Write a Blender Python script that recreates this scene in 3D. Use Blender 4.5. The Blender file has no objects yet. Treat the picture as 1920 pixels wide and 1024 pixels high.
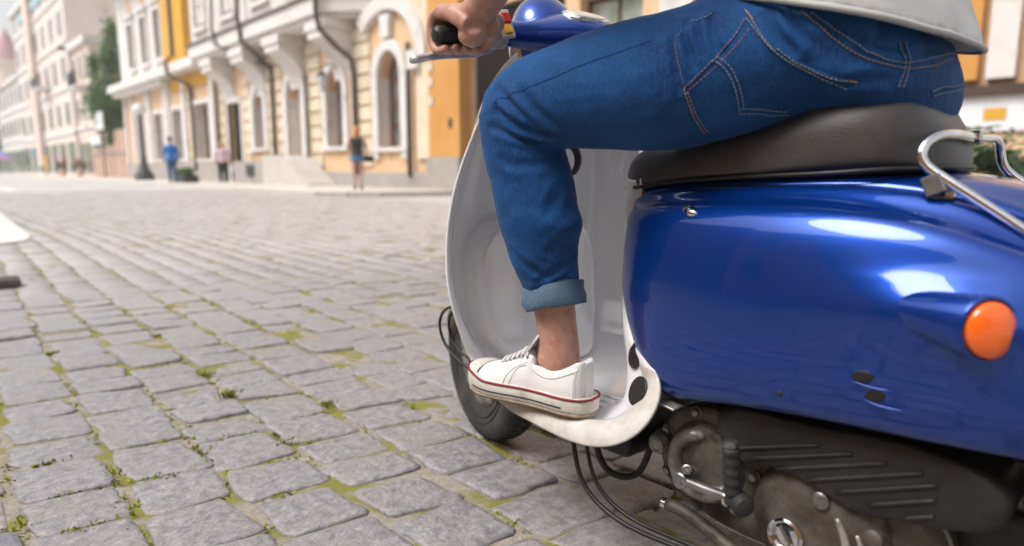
import bpy, bmesh, math, random
import numpy as np
from mathutils import Vector, Matrix
from mathutils.bvhtree import BVHTree
from mathutils import noise as mnoise

# ------------------------------------------------------------------ camera, sky, sun, exposure
SC = bpy.context.scene
COL = SC.collection
RAD = math.radians
cam_d = bpy.data.cameras.new("camera")
cam = bpy.data.objects.new("camera", cam_d)
COL.objects.link(cam)
cam.location = (-1.027, -1.174, 0.65)
cam.rotation_euler = (RAD(90 - 8.93), 0, RAD(-43))
cam_d.sensor_width = 36.0
cam_d.lens = 36.0 * 1235 / 1920
cam_d.clip_start = 0.02
cam_d.clip_end = 2000
cam_d.dof.use_dof = True
cam_d.dof.focus_distance = 1.12
cam_d.dof.aperture_fstop = 2.25
SC.camera = cam

SUN_AZ = math.atan2(-0.76, 0.26)      # compass angle of the sun, measured from +Y towards +X
SUN_EL = RAD(54)
world = bpy.data.worlds.new("World")
SC.world = world
world.use_nodes = True
wn = world.node_tree.nodes
wl = world.node_tree.links
wn.clear()
w_out = wn.new("ShaderNodeOutputWorld")
w_bg = wn.new("ShaderNodeBackground")
w_sky = wn.new("ShaderNodeTexSky")
w_sky.sky_type = 'NISHITA'
w_sky.sun_disc = False
w_sky.sun_elevation = SUN_EL
w_sky.sun_rotation = SUN_AZ
w_sky.air_density = 1.0
w_sky.dust_density = 4.0
w_sky.ozone_density = 1.0
w_hs = wn.new("ShaderNodeHueSaturation")          # a thin overcast: the sky's blue is washed out
w_hs.inputs['Saturation'].default_value = 0.16
w_bg.inputs['Strength'].default_value = 0.14
wl.new(w_sky.outputs[0], w_hs.inputs['Color'])
wl.new(w_hs.outputs[0], w_bg.inputs['Color'])
wl.new(w_bg.outputs[0], w_out.inputs['Surface'])

sun_d = bpy.data.lights.new("sun", 'SUN')
sun = bpy.data.objects.new("sun", sun_d)
COL.objects.link(sun)
sun_d.energy = 1.45
sun_d.angle = RAD(27)
sun_d.color = (1.0, 0.96, 0.9)
sv = Vector((math.sin(SUN_AZ) * math.cos(SUN_EL), math.cos(SUN_AZ) * math.cos(SUN_EL), math.sin(SUN_EL)))
sun.rotation_euler = sv.to_track_quat('Z', 'Y').to_euler()
sun.location = (-8, -2, 14)

SC.view_settings.view_transform = 'Standard'
SC.view_settings.look = 'None'
SC.view_settings.exposure = 0.82
SC.view_settings.gamma = 1.0
SC.view_settings.use_curve_mapping = False
SC.render.engine = 'CYCLES'
SC.cycles.use_denoising = True
SC.cycles.max_bounces = 6
SC.cycles.diffuse_bounces = 3
SC.cycles.glossy_bounces = 4
SC.cycles.transmission_bounces = 5
SC.cycles.caustics_reflective = False
SC.cycles.caustics_refractive = False

# ------------------------------------------------------------------ helpers
rng = random.Random(7)
nrng = np.random.default_rng(11)


def material(name, c1, c2=None, scale=6.0, detail=5.0, rough=0.5, rough2=None, metal=0.0, bump=0.0,
             bscale=None, coat=0.0, spec=0.5, contrast=(0.35, 0.65), stretch=None, dirt=None, dscale=9.0,
             dcut=(0.55, 0.75), bdist=0.01, sheen=0.0, coat_rough=0.03, seed=0.0, emit=None, island=0.0, coat_ior=1.5):
    m = bpy.data.materials.new(name)
    m.use_nodes = True
    nt = m.node_tree
    n, l = nt.nodes, nt.links
    b = n['Principled BSDF']
    b.inputs['Base Color'].default_value = (*c1, 1)
    b.inputs['Roughness'].default_value = rough
    b.inputs['Metallic'].default_value = metal
    b.inputs['Specular IOR Level'].default_value = spec
    b.inputs['Coat Weight'].default_value = coat
    b.inputs['Coat Roughness'].default_value = coat_rough
    b.inputs['Sheen Weight'].default_value = sheen
    b.inputs['Coat IOR'].default_value = coat_ior
    tc = n.new('ShaderNodeTexCoord')
    mp = n.new('ShaderNodeMapping')
    mp.inputs['Location'].default_value = (seed, seed * 1.7, seed * 0.6)
    if stretch:
        mp.inputs['Scale'].default_value = stretch
    l.new(tc.outputs['Object'], mp.inputs['Vector'])
    vec = mp.outputs['Vector']

    def nz(sc, det):
        t = n.new('ShaderNodeTexNoise')
        t.inputs['Scale'].default_value = sc
        t.inputs['Detail'].default_value = det
        t.inputs['Roughness'].default_value = 0.6
        l.new(vec, t.inputs['Vector'])
        return t

    def ramp(src, lo, hi):
        r = n.new('ShaderNodeMapRange')
        r.inputs['From Min'].default_value = lo
        r.inputs['From Max'].default_value = hi
        l.new(src, r.inputs['Value'])
        return r.outputs['Result']

    def mix(f, a, bb):
        x = n.new('ShaderNodeMix')
        x.data_type = 'RGBA'
        l.new(f, x.inputs['Factor'])
        for sock, val in ((x.inputs[6], a), (x.inputs[7], bb)):
            if isinstance(val, tuple):
                sock.default_value = (*val, 1)
            else:
                l.new(val, sock)
        return x.outputs[2]

    col = None
    if c2 is not None:
        f = ramp(nz(scale, detail).outputs['Fac'], *contrast)
        col = mix(f, tuple(c1), tuple(c2))
        if rough2 is not None:
            rr = n.new('ShaderNodeMapRange')
            rr.inputs['To Min'].default_value = rough
            rr.inputs['To Max'].default_value = rough2
            l.new(f, rr.inputs['Value'])
            l.new(rr.outputs['Result'], b.inputs['Roughness'])
    if dirt is not None:
        f = ramp(nz(dscale, 8).outputs['Fac'], *dcut)
        col = mix(f, col if col is not None else tuple(c1), tuple(dirt))
    if island > 0:
        g = n.new('ShaderNodeObjectInfo')
        hs = n.new('ShaderNodeHueSaturation')
        r = n.new('ShaderNodeMapRange')
        r.inputs['To Min'].default_value = 1 - island
        r.inputs['To Max'].default_value = 1 + island
        l.new(g.outputs['Random'], r.inputs['Value'])
        l.new(r.outputs['Result'], hs.inputs['Value'])
        if col is None:
            hs.inputs['Color'].default_value = (*c1, 1)
        else:
            l.new(col, hs.inputs['Color'])
        col = hs.outputs[0]
    if col is not None:
        l.new(col, b.inputs['Base Color'])
    if bump > 0:
        t = nz(bscale or scale * 6, 6)
        bp = n.new('ShaderNodeBump')
        bp.inputs['Strength'].default_value = bump
        bp.inputs['Distance'].default_value = bdist
        l.new(t.outputs['Fac'], bp.inputs['Height'])
        l.new(bp.outputs['Normal'], b.inputs['Normal'])
    if emit:
        b.inputs['Emission Color'].default_value = (*emit[:3], 1)
        b.inputs['Emission Strength'].default_value = emit[3]
    return m


OFF = {}          # world offset of every parent


def attach(o, parent):
    if parent is not None:
        o.parent = parent
        o.matrix_parent_inverse = Matrix.Translation(-OFF.get(parent.name, Vector((0, 0, 0))))
    return o


def mesh(name, verts, faces, mat, parent=None, smooth=True):
    me = bpy.data.meshes.new(name)
    if isinstance(verts, np.ndarray):
        verts = verts.tolist()
    me.from_pydata([tuple(v) for v in verts], [], [tuple(f) for f in faces])
    if smooth:
        me.polygons.foreach_set('use_smooth', [True] * len(me.polygons))
    if isinstance(mat, (list, tuple)):
        for m in mat:
            me.materials.append(m)
    elif mat is not None:
        me.materials.append(mat)
    me.update()
    o = bpy.data.objects.new(name, me)
    COL.objects.link(o)
    return attach(o, parent)


def thing(name, label, cat, loc=(0, 0, 0), group=None):
    o = bpy.data.objects.new(name, None)
    o.empty_display_size = 0.1
    COL.objects.link(o)
    o.location = loc
    OFF[o.name] = Vector(loc)
    return tag(o, label, cat, group)


def tag(o, label, cat, group=None, kind=None):
    if label:
        o['label'] = label
    if cat:
        o['category'] = cat
    if group:
        o['group'] = group
    if kind:
        o['kind'] = kind
    return o


def struct(o):
    o['kind'] = 'structure'
    return o


def sharp(o, deg=35):
    """smooth shading, with edges above the angle kept sharp"""
    bm = bmesh.new()
    bm.from_mesh(o.data)
    lim = RAD(deg)
    for e in bm.edges:
        if len(e.link_faces) == 2 and e.calc_face_angle(0) > lim:
            e.smooth = False
    for f in bm.faces:
        f.smooth = True
    bm.to_mesh(o.data)
    bm.free()
    return o


def fixn(o):
    bm = bmesh.new()
    bm.from_mesh(o.data)
    bmesh.ops.remove_doubles(bm, verts=bm.verts, dist=1e-6)
    bmesh.ops.recalc_face_normals(bm, faces=bm.faces)
    bm.to_mesh(o.data)
    bm.free()
    return o


def spline(pts, n, closed=False):
    """natural cubic spline through pts, n samples, chord-length parameter"""
    p = np.asarray(pts, float)
    if closed:
        k = min(4, len(p) - 1)
        q = np.vstack([p[-k:], p, p[:k + 1]])
        d = np.r_[0, np.cumsum(np.maximum(1e-9, np.linalg.norm(np.diff(q, axis=0), axis=1)))]
        t0, t1 = d[k], d[k + len(p)]
        return _ns(d, q, np.linspace(t0, t1, n, endpoint=False))
    d = np.r_[0, np.cumsum(np.maximum(1e-9, np.linalg.norm(np.diff(p, axis=0), axis=1)))]
    return _ns(d, p, np.linspace(0, d[-1], n))


def _ns(x, y, xs):
    y = np.asarray(y, float)
    n = len(x)
    if n == 2:
        t = ((xs - x[0]) / (x[1] - x[0]))[:, None] if y.ndim > 1 else (xs - x[0]) / (x[1] - x[0])
        return y[0] * (1 - t) + y[1] * t
    h = np.diff(x)
    A = np.zeros((n, n))
    A[0, 0] = A[-1, -1] = 1
    B = np.zeros_like(y)
    for i in range(1, n - 1):
        A[i, i - 1] = h[i - 1]
        A[i, i] = 2 * (h[i - 1] + h[i])
        A[i, i + 1] = h[i]
        B[i] = 6 * ((y[i + 1] - y[i]) / h[i] - (y[i] - y[i - 1]) / h[i - 1])
    M = np.linalg.solve(A, B)
    j = np.clip(np.searchsorted(x, xs, side='right') - 1, 0, n - 2)
    a, b2 = x[j], x[j + 1]
    hh = b2 - a
    t, s = xs - a, b2 - xs
    if y.ndim > 1:
        t, s, hh = t[:, None], s[:, None], hh[:, None]
    return (M[j] * s ** 3 + M[j + 1] * t ** 3) / (6 * hh) + (y[j] / hh - M[j] * hh / 6) * s + (y[j + 1] / hh - M[j + 1] * hh / 6) * t


def prof(xs, table):
    """smooth value of a table [(x, value), ...] at xs"""
    t = np.array(sorted(table), float)
    return _ns(t[:, 0], t[:, 1], np.asarray(xs, float))


def gridsurf(ctrl, M, N):
    c = np.asarray(ctrl, float)
    a = np.stack([spline(c[i], N) for i in range(c.shape[0])])
    return np.stack([spline(a[:, j], M) for j in range(N)], axis=1)


def gridfaces(M, N, wrapN=False, flip=False, base=0):
    f = []
    for i in range(M - 1):
        for j in range(N if wrapN else N - 1):
            k = (j + 1) % N
            q = (base + i * N + j, base + i * N + k, base + (i + 1) * N + k, base + (i + 1) * N + j)
            f.append(q[::-1] if flip else q)
    return f


def loft(name, rings, mat, parent=None, caps=(True, True), closed=True, smooth=True, fix=True):
    r = np.asarray(rings, float)
    M, N = r.shape[:2]
    v = r.reshape(-1, 3).tolist()
    f = gridfaces(M, N, wrapN=closed)
    if closed and caps[0]:
        f.append(tuple(range(N))[::-1])
    if closed and caps[1]:
        f.append(tuple(range((M - 1) * N, M * N)))
    o = mesh(name, v, f, mat, parent, smooth)
    if fix:
        fixn(o)
    return o


def frames(path):
    p = np.asarray(path, float)
    t = np.gradient(p, axis=0)
    t /= np.maximum(1e-9, np.linalg.norm(t, axis=1))[:, None]
    up = np.array([0, 0, 1.0]) if abs(t[0][2]) < 0.9 else np.array([0, 1.0, 0])
    a = np.cross(t[0], up)
    a /= np.linalg.norm(a)
    A = [a]
    for i in range(1, len(p)):
        a = A[-1] - t[i] * np.dot(A[-1], t[i])
        a /= max(1e-9, np.linalg.norm(a))
        A.append(a)
    A = np.array(A)
    return p, t, A, np.cross(t, A)


def tube_rings(path, r, seg=10, flat=1.0):
    p, t, a, b = frames(path)
    r = np.broadcast_to(np.asarray(r, float), (len(p),))
    th = np.linspace(0, 2 * np.pi, seg, endpoint=False)
    return p[:, None, :] + r[:, None, None] * (np.cos(th)[None, :, None] * a[:, None, :] + flat * np.sin(th)[None, :, None] * b[:, None, :])


def tube(name, path, r, mat, parent=None, seg=10, n=None, flat=1.0):
    path = spline(path, n) if n else np.asarray(path, float)
    if n and not np.isscalar(r):
        r = np.interp(np.linspace(0, 1, n), np.linspace(0, 1, len(r)), r)
    return loft(name, tube_rings(path, r, seg, flat), mat, parent)


def lathe_rings(profile, center, axis, seg=32):
    """profile [(along axis, radius), ...]"""
    ax = Vector(axis).normalized()
    q = ax.to_track_quat('Z', 'Y').to_matrix()
    th = np.linspace(0, 2 * np.pi, seg, endpoint=False)
    out = []
    for h, r in profile:
        ring = [Vector(center) + q @ Vector((r * math.cos(a), r * math.sin(a), h)) for a in th]
        out.append([tuple(x) for x in ring])
    return out


def lathe(name, profile, center, axis, mat, parent=None, seg=32, deg=35):
    return sharp(loft(name, lathe_rings(profile, center, axis, seg), mat, parent), deg)


def bevel_box(name, lo, hi, mat, parent=None, bev=0.0, rot=None, seg=1):
    lo, hi = Vector(lo), Vector(hi)
    bm = bmesh.new()
    bmesh.ops.create_cube(bm, size=1.0)
    c, s = (lo + hi) / 2, hi - lo
    for v in bm.verts:
        v.co = Vector((v.co.x * s.x, v.co.y * s.y, v.co.z * s.z))
    if bev > 0:
        bmesh.ops.bevel(bm, geom=list(bm.edges), offset=bev, segments=seg, affect='EDGES', profile=0.6)
    for v in bm.verts:
        v.co = (rot @ v.co if rot else v.co) + c
    me = bpy.data.meshes.new(name)
    bm.to_mesh(me)
    bm.free()
    if mat:
        me.materials.append(mat)
    o = bpy.data.objects.new(name, me)
    COL.objects.link(o)
    if seg > 1:
        me.polygons.foreach_set('use_smooth', [True] * len(me.polygons))
    return attach(o, parent)


def prism(name, outline, direction, mat, parent=None, bev=0.0, smooth=False):
    """closed outline of 3-D points, extruded along direction"""
    bm = bmesh.new()
    vs = [bm.verts.new(tuple(p)) for p in outline]
    f = bm.faces.new(vs)
    r = bmesh.ops.extrude_face_region(bm, geom=[f])
    for v in [g for g in r['geom'] if isinstance(g, bmesh.types.BMVert)]:
        v.co += Vector(direction)
    bmesh.ops.recalc_face_normals(bm, faces=bm.faces)
    if bev > 0:
        es = [e for e in bm.edges if len(e.link_faces) == 2 and e.calc_face_angle(0) > 0.6]
        bmesh.ops.bevel(bm, geom=es, offset=bev, segments=2, affect='EDGES')
    me = bpy.data.meshes.new(name)
    bm.to_mesh(me)
    bm.free()
    me.materials.append(mat)
    o = bpy.data.objects.new(name, me)
    COL.objects.link(o)
    if smooth:
        sharp(o)
    return attach(o, parent)


def remeshed(name, parts, mat, parent=None, voxel=0.006, smooth=6, post=None):
    """union of closed shells [(verts, faces)] into one continuous surface"""
    bm = bmesh.new()
    for v, f in parts:
        vs = [bm.verts.new(tuple(x)) for x in v]
        for q in f:
            try:
                bm.faces.new([vs[i] for i in q])
            except ValueError:
                pass
    bmesh.ops.recalc_face_normals(bm, faces=bm.faces)
    me = bpy.data.meshes.new(name)
    bm.to_mesh(me)
    bm.free()
    o = bpy.data.objects.new(name, me)
    COL.objects.link(o)
    md = o.modifiers.new('r', 'REMESH')
    md.mode = 'VOXEL'
    md.voxel_size = voxel
    if smooth:
        ms = o.modifiers.new('s', 'SMOOTH')
        ms.factor = 0.5
        ms.iterations = smooth
    dg = bpy.context.evaluated_depsgraph_get()
    me2 = bpy.data.meshes.new_from_object(o.evaluated_get(dg))
    o.modifiers.clear()
    o.data = me2
    me2.name = name
    bpy.data.meshes.remove(me)
    if post is not None:
        n = len(me2.vertices)
        co = np.empty(n * 3)
        me2.vertices.foreach_get('co', co)
        no = np.empty(n * 3)
        me2.vertices.foreach_get('normal', no)
        co = post(co.reshape(-1, 3), no.reshape(-1, 3))
        me2.vertices.foreach_set('co', co.ravel())
        me2.update()
    me2.polygons.foreach_set('use_smooth', [True] * len(me2.polygons))
    me2.materials.clear()
    me2.materials.append(mat)
    return attach(o, parent)


def shell(rings, caps=True):
    r = np.asarray(rings, float)
    M, N = r.shape[:2]
    f = gridfaces(M, N, wrapN=True)
    if caps:
        f.append(tuple(range(N))[::-1])
        f.append(tuple(range((M - 1) * N, M * N)))
    return r.reshape(-1, 3).tolist(), f


def copy_tree(o, shift=(0, 0, 0), parent=None):
    c = o.copy()
    COL.objects.link(c)
    if parent is None:
        c.location = o.location + Vector(shift)
        OFF[c.name] = Vector(c.location)
    else:
        c.parent = parent
    for ch in list(o.children):
        copy_tree(ch, parent=c)
    return c
# ------------------------------------------------------------------ ground and cobbles
CAMP = np.array([-1.027, -1.174, 0.65])
_yaw = RAD(-43)
FH = np.array([-math.sin(_yaw), math.cos(_yaw)])
RT = np.array([math.cos(_yaw), math.sin(_yaw)])


def stone_material():
    m = material('granite_sett', (0.205, 0.202, 0.212), (0.43, 0.412, 0.41), scale=42, detail=9, rough=0.34, rough2=0.52, spec=0.6,
                 bump=0.6, bscale=85, bdist=0.006, contrast=(0.32, 0.68), dirt=(0.34, 0.31, 0.26), dscale=6, dcut=(0.5, 0.75))
    nt = m.node_tree
    n, l = nt.nodes, nt.links
    b = n['Principled BSDF']
    src = b.inputs['Base Color'].links[0].from_socket
    g = n.new('ShaderNodeNewGeometry')
    wnz = n.new('ShaderNodeTexWhiteNoise')
    wnz.noise_dimensions = '1D'
    l.new(g.outputs['Random Per Island'], wnz.inputs['W'])
    mx = n.new('ShaderNodeMix')
    mx.data_type = 'RGBA'
    mx.blend_type = 'MULTIPLY'
    mx.inputs['Factor'].default_value = 1.0
    cr = n.new('ShaderNodeValToRGB')
    e = cr.color_ramp.elements
    e[0].position, e[0].color = 0.0, (0.58, 0.61, 0.70, 1)
    e[1].position, e[1].color = 1.0, (1.14, 1.08, 1.04, 1)
    for pos, c in ((0.25, (0.98, 0.83, 0.75, 1)), (0.5, (0.76, 0.77, 0.81, 1)), (0.75, (0.96, 0.92, 0.9, 1))):
        x = e.new(pos)
        x.color = c
    l.new(g.outputs['Random Per Island'], cr.inputs['Fac'])
    l.new(src, mx.inputs[6])
    l.new(cr.outputs['Color'], mx.inputs[7])
    l.new(mx.outputs[2], b.inputs['Base Color'])
    vv = n.new('ShaderNodeTexVoronoi')
    vv.inputs['Scale'].default_value = 260
    tc2 = n.new('ShaderNodeTexCoord')
    l.new(tc2.outputs['Object'], vv.inputs['Vector'])
    fr = n.new('ShaderNodeMapRange')
    fr.inputs['From Min'].default_value = 0.0
    fr.inputs['From Max'].default_value = 1.0
    fr.inputs['To Min'].default_value = 0.72
    fr.inputs['To Max'].default_value = 1.18
    l.new(vv.outputs['Color'], fr.inputs['Value'])
    m3 = n.new('ShaderNodeMix')
    m3.data_type = 'RGBA'
    m3.blend_type = 'MULTIPLY'
    m3.inputs['Factor'].default_value = 1.0
    l.new(mx.outputs[2], m3.inputs[6])
    l.new(fr.outputs['Result'], m3.inputs[7])
    # brighter light of the mid road painted into the stone colour, with a ragged edge
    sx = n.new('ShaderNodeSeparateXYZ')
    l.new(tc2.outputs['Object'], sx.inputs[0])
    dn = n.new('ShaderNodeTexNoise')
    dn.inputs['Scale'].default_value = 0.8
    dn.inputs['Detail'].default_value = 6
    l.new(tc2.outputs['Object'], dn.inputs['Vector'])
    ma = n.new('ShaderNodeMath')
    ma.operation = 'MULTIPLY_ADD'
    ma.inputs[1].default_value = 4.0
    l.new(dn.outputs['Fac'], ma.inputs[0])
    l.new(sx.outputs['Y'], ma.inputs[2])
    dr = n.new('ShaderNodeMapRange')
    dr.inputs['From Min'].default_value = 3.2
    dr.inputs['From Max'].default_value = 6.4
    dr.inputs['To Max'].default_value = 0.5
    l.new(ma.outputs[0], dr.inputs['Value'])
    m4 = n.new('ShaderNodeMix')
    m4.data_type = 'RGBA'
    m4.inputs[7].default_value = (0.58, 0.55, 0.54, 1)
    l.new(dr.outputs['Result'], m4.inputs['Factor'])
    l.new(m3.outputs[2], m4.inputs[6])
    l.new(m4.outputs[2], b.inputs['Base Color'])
    return m


def joint_material():
    return material('sandy_joint', (0.25, 0.22, 0.18), (0.37, 0.335, 0.29), scale=60, detail=8, rough=0.95, bump=0.7, bscale=160,
                    bdist=0.006, dirt=(0.21, 0.205, 0.055), dscale=6.0, dcut=(0.47, 0.56), spec=0.2)


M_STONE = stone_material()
M_JOINT = joint_material()
M_FAR = material('worn_cobbles_far', (0.42, 0.405, 0.4), (0.55, 0.53, 0.52), scale=7, detail=9, rough=0.55, bump=0.5, bscale=9,
                 bdist=0.02, dirt=(0.3, 0.28, 0.24), dscale=0.6)
ground = struct(mesh('ground', [(-700, -300, -0.03), (700, -300, -0.03), (700, 900, -0.03), (-700, 900, -0.03)], [(0, 1, 2, 3)], M_FAR, smooth=False))
street = struct(mesh('cobbled_street', [(-9, -4, -0.0058), (6.7, -4, -0.0058), (6.7, 19, -0.0058), (-9, 19, -0.0058)], [(0, 1, 2, 3)], M_JOINT, smooth=False))


def stone_geo(x0, x1, y0, y1, skew, fine, r):
    xc = (x0 + x1) / 2
    jit = 0.013
    c = []
    for (x, y) in ((x0, y0), (x1, y0), (x1, y1), (x0, y1)):
        c.append(np.array([x + r.uniform(-jit, jit), y + skew * (x - xc) + r.uniform(-jit, jit)]))
    lean = 0.05
    z0 = r.gauss(0, 0.0028)
    tx, ty = r.gauss(0, 0.02), r.gauss(0, 0.02)
    ctr = sum(c) / 4
    if fine:
        per = []
        for k in range(4):
            a, b = c[k], c[(k + 1) % 4]
            for q in (0.09, 0.36, 0.64, 0.91):
                p = a * (1 - q) + b * q
                nrm = np.array([(b - a)[1], -(b - a)[0]])
                nrm /= np.linalg.norm(nrm)
                p = p + nrm * r.uniform(-0.008, 0.004)
                per.append(p)
        rings = ((1.0, -0.013, 0), (0.985, -0.0042, 0.0014), (0.962, -0.0010, 0.0012), (0.84, 0.0002, 0.0016), (0.48, 0.0002, 0.0018))
    else:
        per = []
        for k in range(4):
            a, b = c[k], c[(k + 1) % 4]
            per.append(a * 0.93 + b * 0.07)
            per.append(a * 0.07 + b * 0.93)
        rings = ((1.0, -0.010, 0), (0.955, -0.001, 0.0012))
    v, f = [], []
    n = len(per)
    for s, dz, nzv in rings:
        for p in per:
            q = ctr + (p - ctr) * s
            z = z0 + dz + tx * (q[0] - ctr[0]) + ty * (q[1] - ctr[1]) + r.uniform(-nzv, nzv)
            v.append((q[0], q[1], z))
    for i in range(len(rings) - 1):
        for j in range(n):
            k = (j + 1) % n
            f.append((i * n + j, i * n + k, (i + 1) * n + k, (i + 1) * n + j))
    top = (len(rings) - 1) * n
    v.append((ctr[0], ctr[1], z0 + 0.0004))
    for j in range(n):
        f.append((top + j, top + (j + 1) % n, len(v) - 1))
    return v, f


def build_cobbles():
    r = random.Random(21)
    cand = []
    x = -7.0
    while x < 6.55:
        w = r.uniform(0.135, 0.172)
        y = -2.6 + r.uniform(0, 0.2)
        while y < 24:
            ln = r.uniform(0.125, 0.205)
            xm, ym = x + w / 2, y + ln / 2
            lx = 0.05 * (ym - 0.5) * (1 if ym < 6 else 6 / max(ym, 6))
            d = np.array([xm + lx, ym]) - CAMP[:2]
            fwd, rt = d @ FH, d @ RT
            near_sc = math.hypot(xm - 0.1, ym + 0.3) < 1.9
            if (fwd > 0.15 and abs(rt) < fwd * 1.0 + 0.6) or (near_sc and fwd > -0.3):
                dist = math.hypot(*d)
                if dist < 24:
                    vis = fwd > 0.5 and rt < 0.32 * fwd and rt > -0.86 * fwd
                    under = 0.0 if not (rt > -0.02 * fwd and fwd > 1.35) else 50.0
                    cand.append((dist + (0 if vis else 100) + under, x + lx, x + lx + w, y, y + ln, dist))
            y += ln + r.uniform(-0.004, 0.009)
        x += w + r.uniform(0.004, 0.023)
    cand.sort()
    jv, jf = [], []
    for k, (key, x0, x1, y0, y1, dist) in enumerate(cand):
        fine = dist < 4.2
        v, f = stone_geo(x0, x1, y0, y1, -0.2, fine, r)
        if k < 300:
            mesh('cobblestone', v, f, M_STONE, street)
        else:
            b = len(jv)
            jv += v
            jf += [tuple(i + b for i in q) for q in f]
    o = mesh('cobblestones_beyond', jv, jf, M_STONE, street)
    o['kind'] = 'stuff'
    return cand


CAND = build_cobbles()
M_MOSS = material('moss', (0.15, 0.18, 0.02), (0.30, 0.31, 0.05), scale=30, rough=0.9, spec=0.2)


def build_moss():
    """low pads and tufts in the joints"""
    r = random.Random(5)
    v, f = [], []
    for (key, x0, x1, y0, y1, dist) in CAND:
        if dist > 9:
            continue
        for side in range(2):
            for q in range(3 if dist < 4 else 1):
                if side == 0:
                    px, py = x0 - r.uniform(0.002, 0.014), r.uniform(y0, y1)
                else:
                    px, py = r.uniform(x0, x1), y0 - r.uniform(0, 0.006)
                py += -0.2 * (px - (x0 + x1) / 2)
                nv = mnoise.noise(Vector((px * 1.7 + 3.1, py * 1.7, 2.2))) + 0.45 * mnoise.noise(Vector((px * 6, py * 6, 9)))
                if nv < 0.08 + side * 0.12:
                    continue
                tuft = nv > 0.52
                for k in range(r.randint(8, 15) if tuft else r.randint(4, 8)):
                    a = r.uniform(0, 6.283)
                    rad = abs(r.gauss(0, 0.022 if tuft else 0.016))
                    bx, by = px + math.cos(a) * rad * (0.5 if side == 0 else 1), py + math.sin(a) * rad * (1 if side == 0 else 0.45)
                    h = r.uniform(0.003, 0.008) * (1.2 if tuft else 0.7)
                    wd = r.uniform(0.0015, 0.004)
                    b2 = r.uniform(0, 6.283)
                    lx, ly = r.gauss(0, 0.005), r.gauss(0, 0.005)
                    i = len(v)
                    z = -0.005
                    v += [(bx - wd * math.cos(b2), by - wd * math.sin(b2), z), (bx + wd * math.cos(b2), by + wd * math.sin(b2), z),
                          (bx + lx + wd * 0.7 * math.cos(b2), by + ly + wd * .7 * math.sin(b2), z + h), (bx + lx - wd * .7 * math.cos(b2), by + ly - wd * .7 * math.sin(b2), z + h)]
                    f += [(i, i + 1, i + 2, i + 3)]
    for (tx, ty, s) in tuple((min(CAND[:300], key=lambda c: (c[1] - a) ** 2 + ((c[3] + c[4]) / 2 - b) ** 2)[1] - .004, b, q) for a, b, q in ((-0.36, 0.985, 1.0), (-0.31, 0.735, 1.1), (-0.285, 0.47, 0.9), (-0.36, 0.3, 0.7), (-0.655, 1.62, 0.8), (-0.4, 1.65, 0.6))):
        for k in range(int(80 * s)):
            a = r.uniform(0, 6.283)
            rad = abs(r.gauss(0, 0.014 * s))
            bx, by = tx + math.cos(a) * rad, ty + math.sin(a) * rad
            h = r.uniform(0.008, 0.022) * s
            wd = r.uniform(0.001, 0.0028)
            b2 = r.uniform(0, 6.283)
            lx, ly = math.cos(a) * r.uniform(0, .014), math.sin(a) * r.uniform(0, .014)
            i = len(v)
            v += [(bx - wd * math.cos(b2), by - wd * math.sin(b2), -.012), (bx + wd * math.cos(b2), by + wd * math.sin(b2), -.012),
                  (bx + lx * .5 + wd * math.cos(b2), by + ly * .5 + wd * math.sin(b2), -.005 + h * .7), (bx + lx, by + ly, -.006 + h)]
            f += [(i, i + 1, i + 2, i + 3)]
    o = mesh('moss', v, f, M_MOSS, smooth=False)
    tag(o, 'yellow green moss and grass tufts in the cobble joints', 'moss', kind='stuff')


build_moss()
# ------------------------------------------------------------------ pavement and buildings across the street
M_PAVE = material('pale_paving', (0.62, 0.58, 0.53), (0.54, 0.5, 0.455), scale=2.2, detail=8, rough=0.85, bump=0.2, bscale=25)
M_KERB = material('kerb_stone', (0.56, 0.53, 0.49), (0.48, 0.45, 0.42), scale=6, rough=0.85, bump=0.2, bscale=30, island=0.08)
M_PEACH = material('peach_plaster', (0.68, 0.44, 0.25), (0.73, 0.51, 0.32), scale=1.4, detail=8, rough=0.9, bump=0.15, bscale=20, dirt=(0.5, 0.33, 0.2), dscale=3)
M_ORANGE = material('ochre_plaster', (0.55, 0.25, 0.055), (0.6, 0.31, 0.09), scale=1.2, detail=8, rough=0.9, bump=0.15, bscale=20)
M_YELLOW = material('yellow_plaster', (0.66, 0.36, 0.04), (0.6, 0.31, 0.03), scale=1.2, rough=0.9)
M_CREAM = material('cream_plaster', (0.72, 0.62, 0.46), (0.66, 0.55, 0.40), scale=1.8, detail=8, rough=0.9, bump=0.15, bscale=18, dirt=(0.52, 0.42, 0.3), dscale=2.6, island=.05)
M_TRIM = material('white_stucco', (0.72, 0.69, 0.665), (0.65, 0.61, 0.58), scale=1.6, detail=8, rough=0.88, bump=0.15, bscale=14, dirt=(0.48, 0.45, 0.42), dscale=2.2)
M_STOOP = material('stoop_stone', (0.56, 0.52, 0.48), (0.48, 0.445, 0.41), scale=2, detail=8, rough=.85, bump=.2, bscale=14)
M_PLINTH = material('grey_plinth', (0.40, 0.37, 0.345), (0.32, 0.29, 0.27), scale=2.4, detail=8, rough=0.9, bump=0.25, bscale=14)
M_PIPE = material('brown_drainpipe', (0.075, 0.04, 0.03), (0.055, 0.03, 0.022), scale=6, rough=0.5)
M_FRAME = material('red_brown_frame', (0.22, 0.065, 0.045), (0.17, 0.05, 0.035), scale=6, rough=0.5)
M_PANE = material('window_glass', (0.11, 0.115, 0.11), (0.24, 0.225, 0.2), scale=0.9, rough=0.06, spec=0.7, contrast=(.4, .6))
M_GATE = material('dark_gate_wood', (0.012, 0.009, 0.0075), (0.022, 0.016, 0.0125), scale=4, rough=0.9, spec=0.1, stretch=(1, 1, .2))
M_IRON = material('black_iron', (0.03, 0.03, 0.032), (0.045, 0.043, 0.043), scale=10, rough=0.5)
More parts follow.
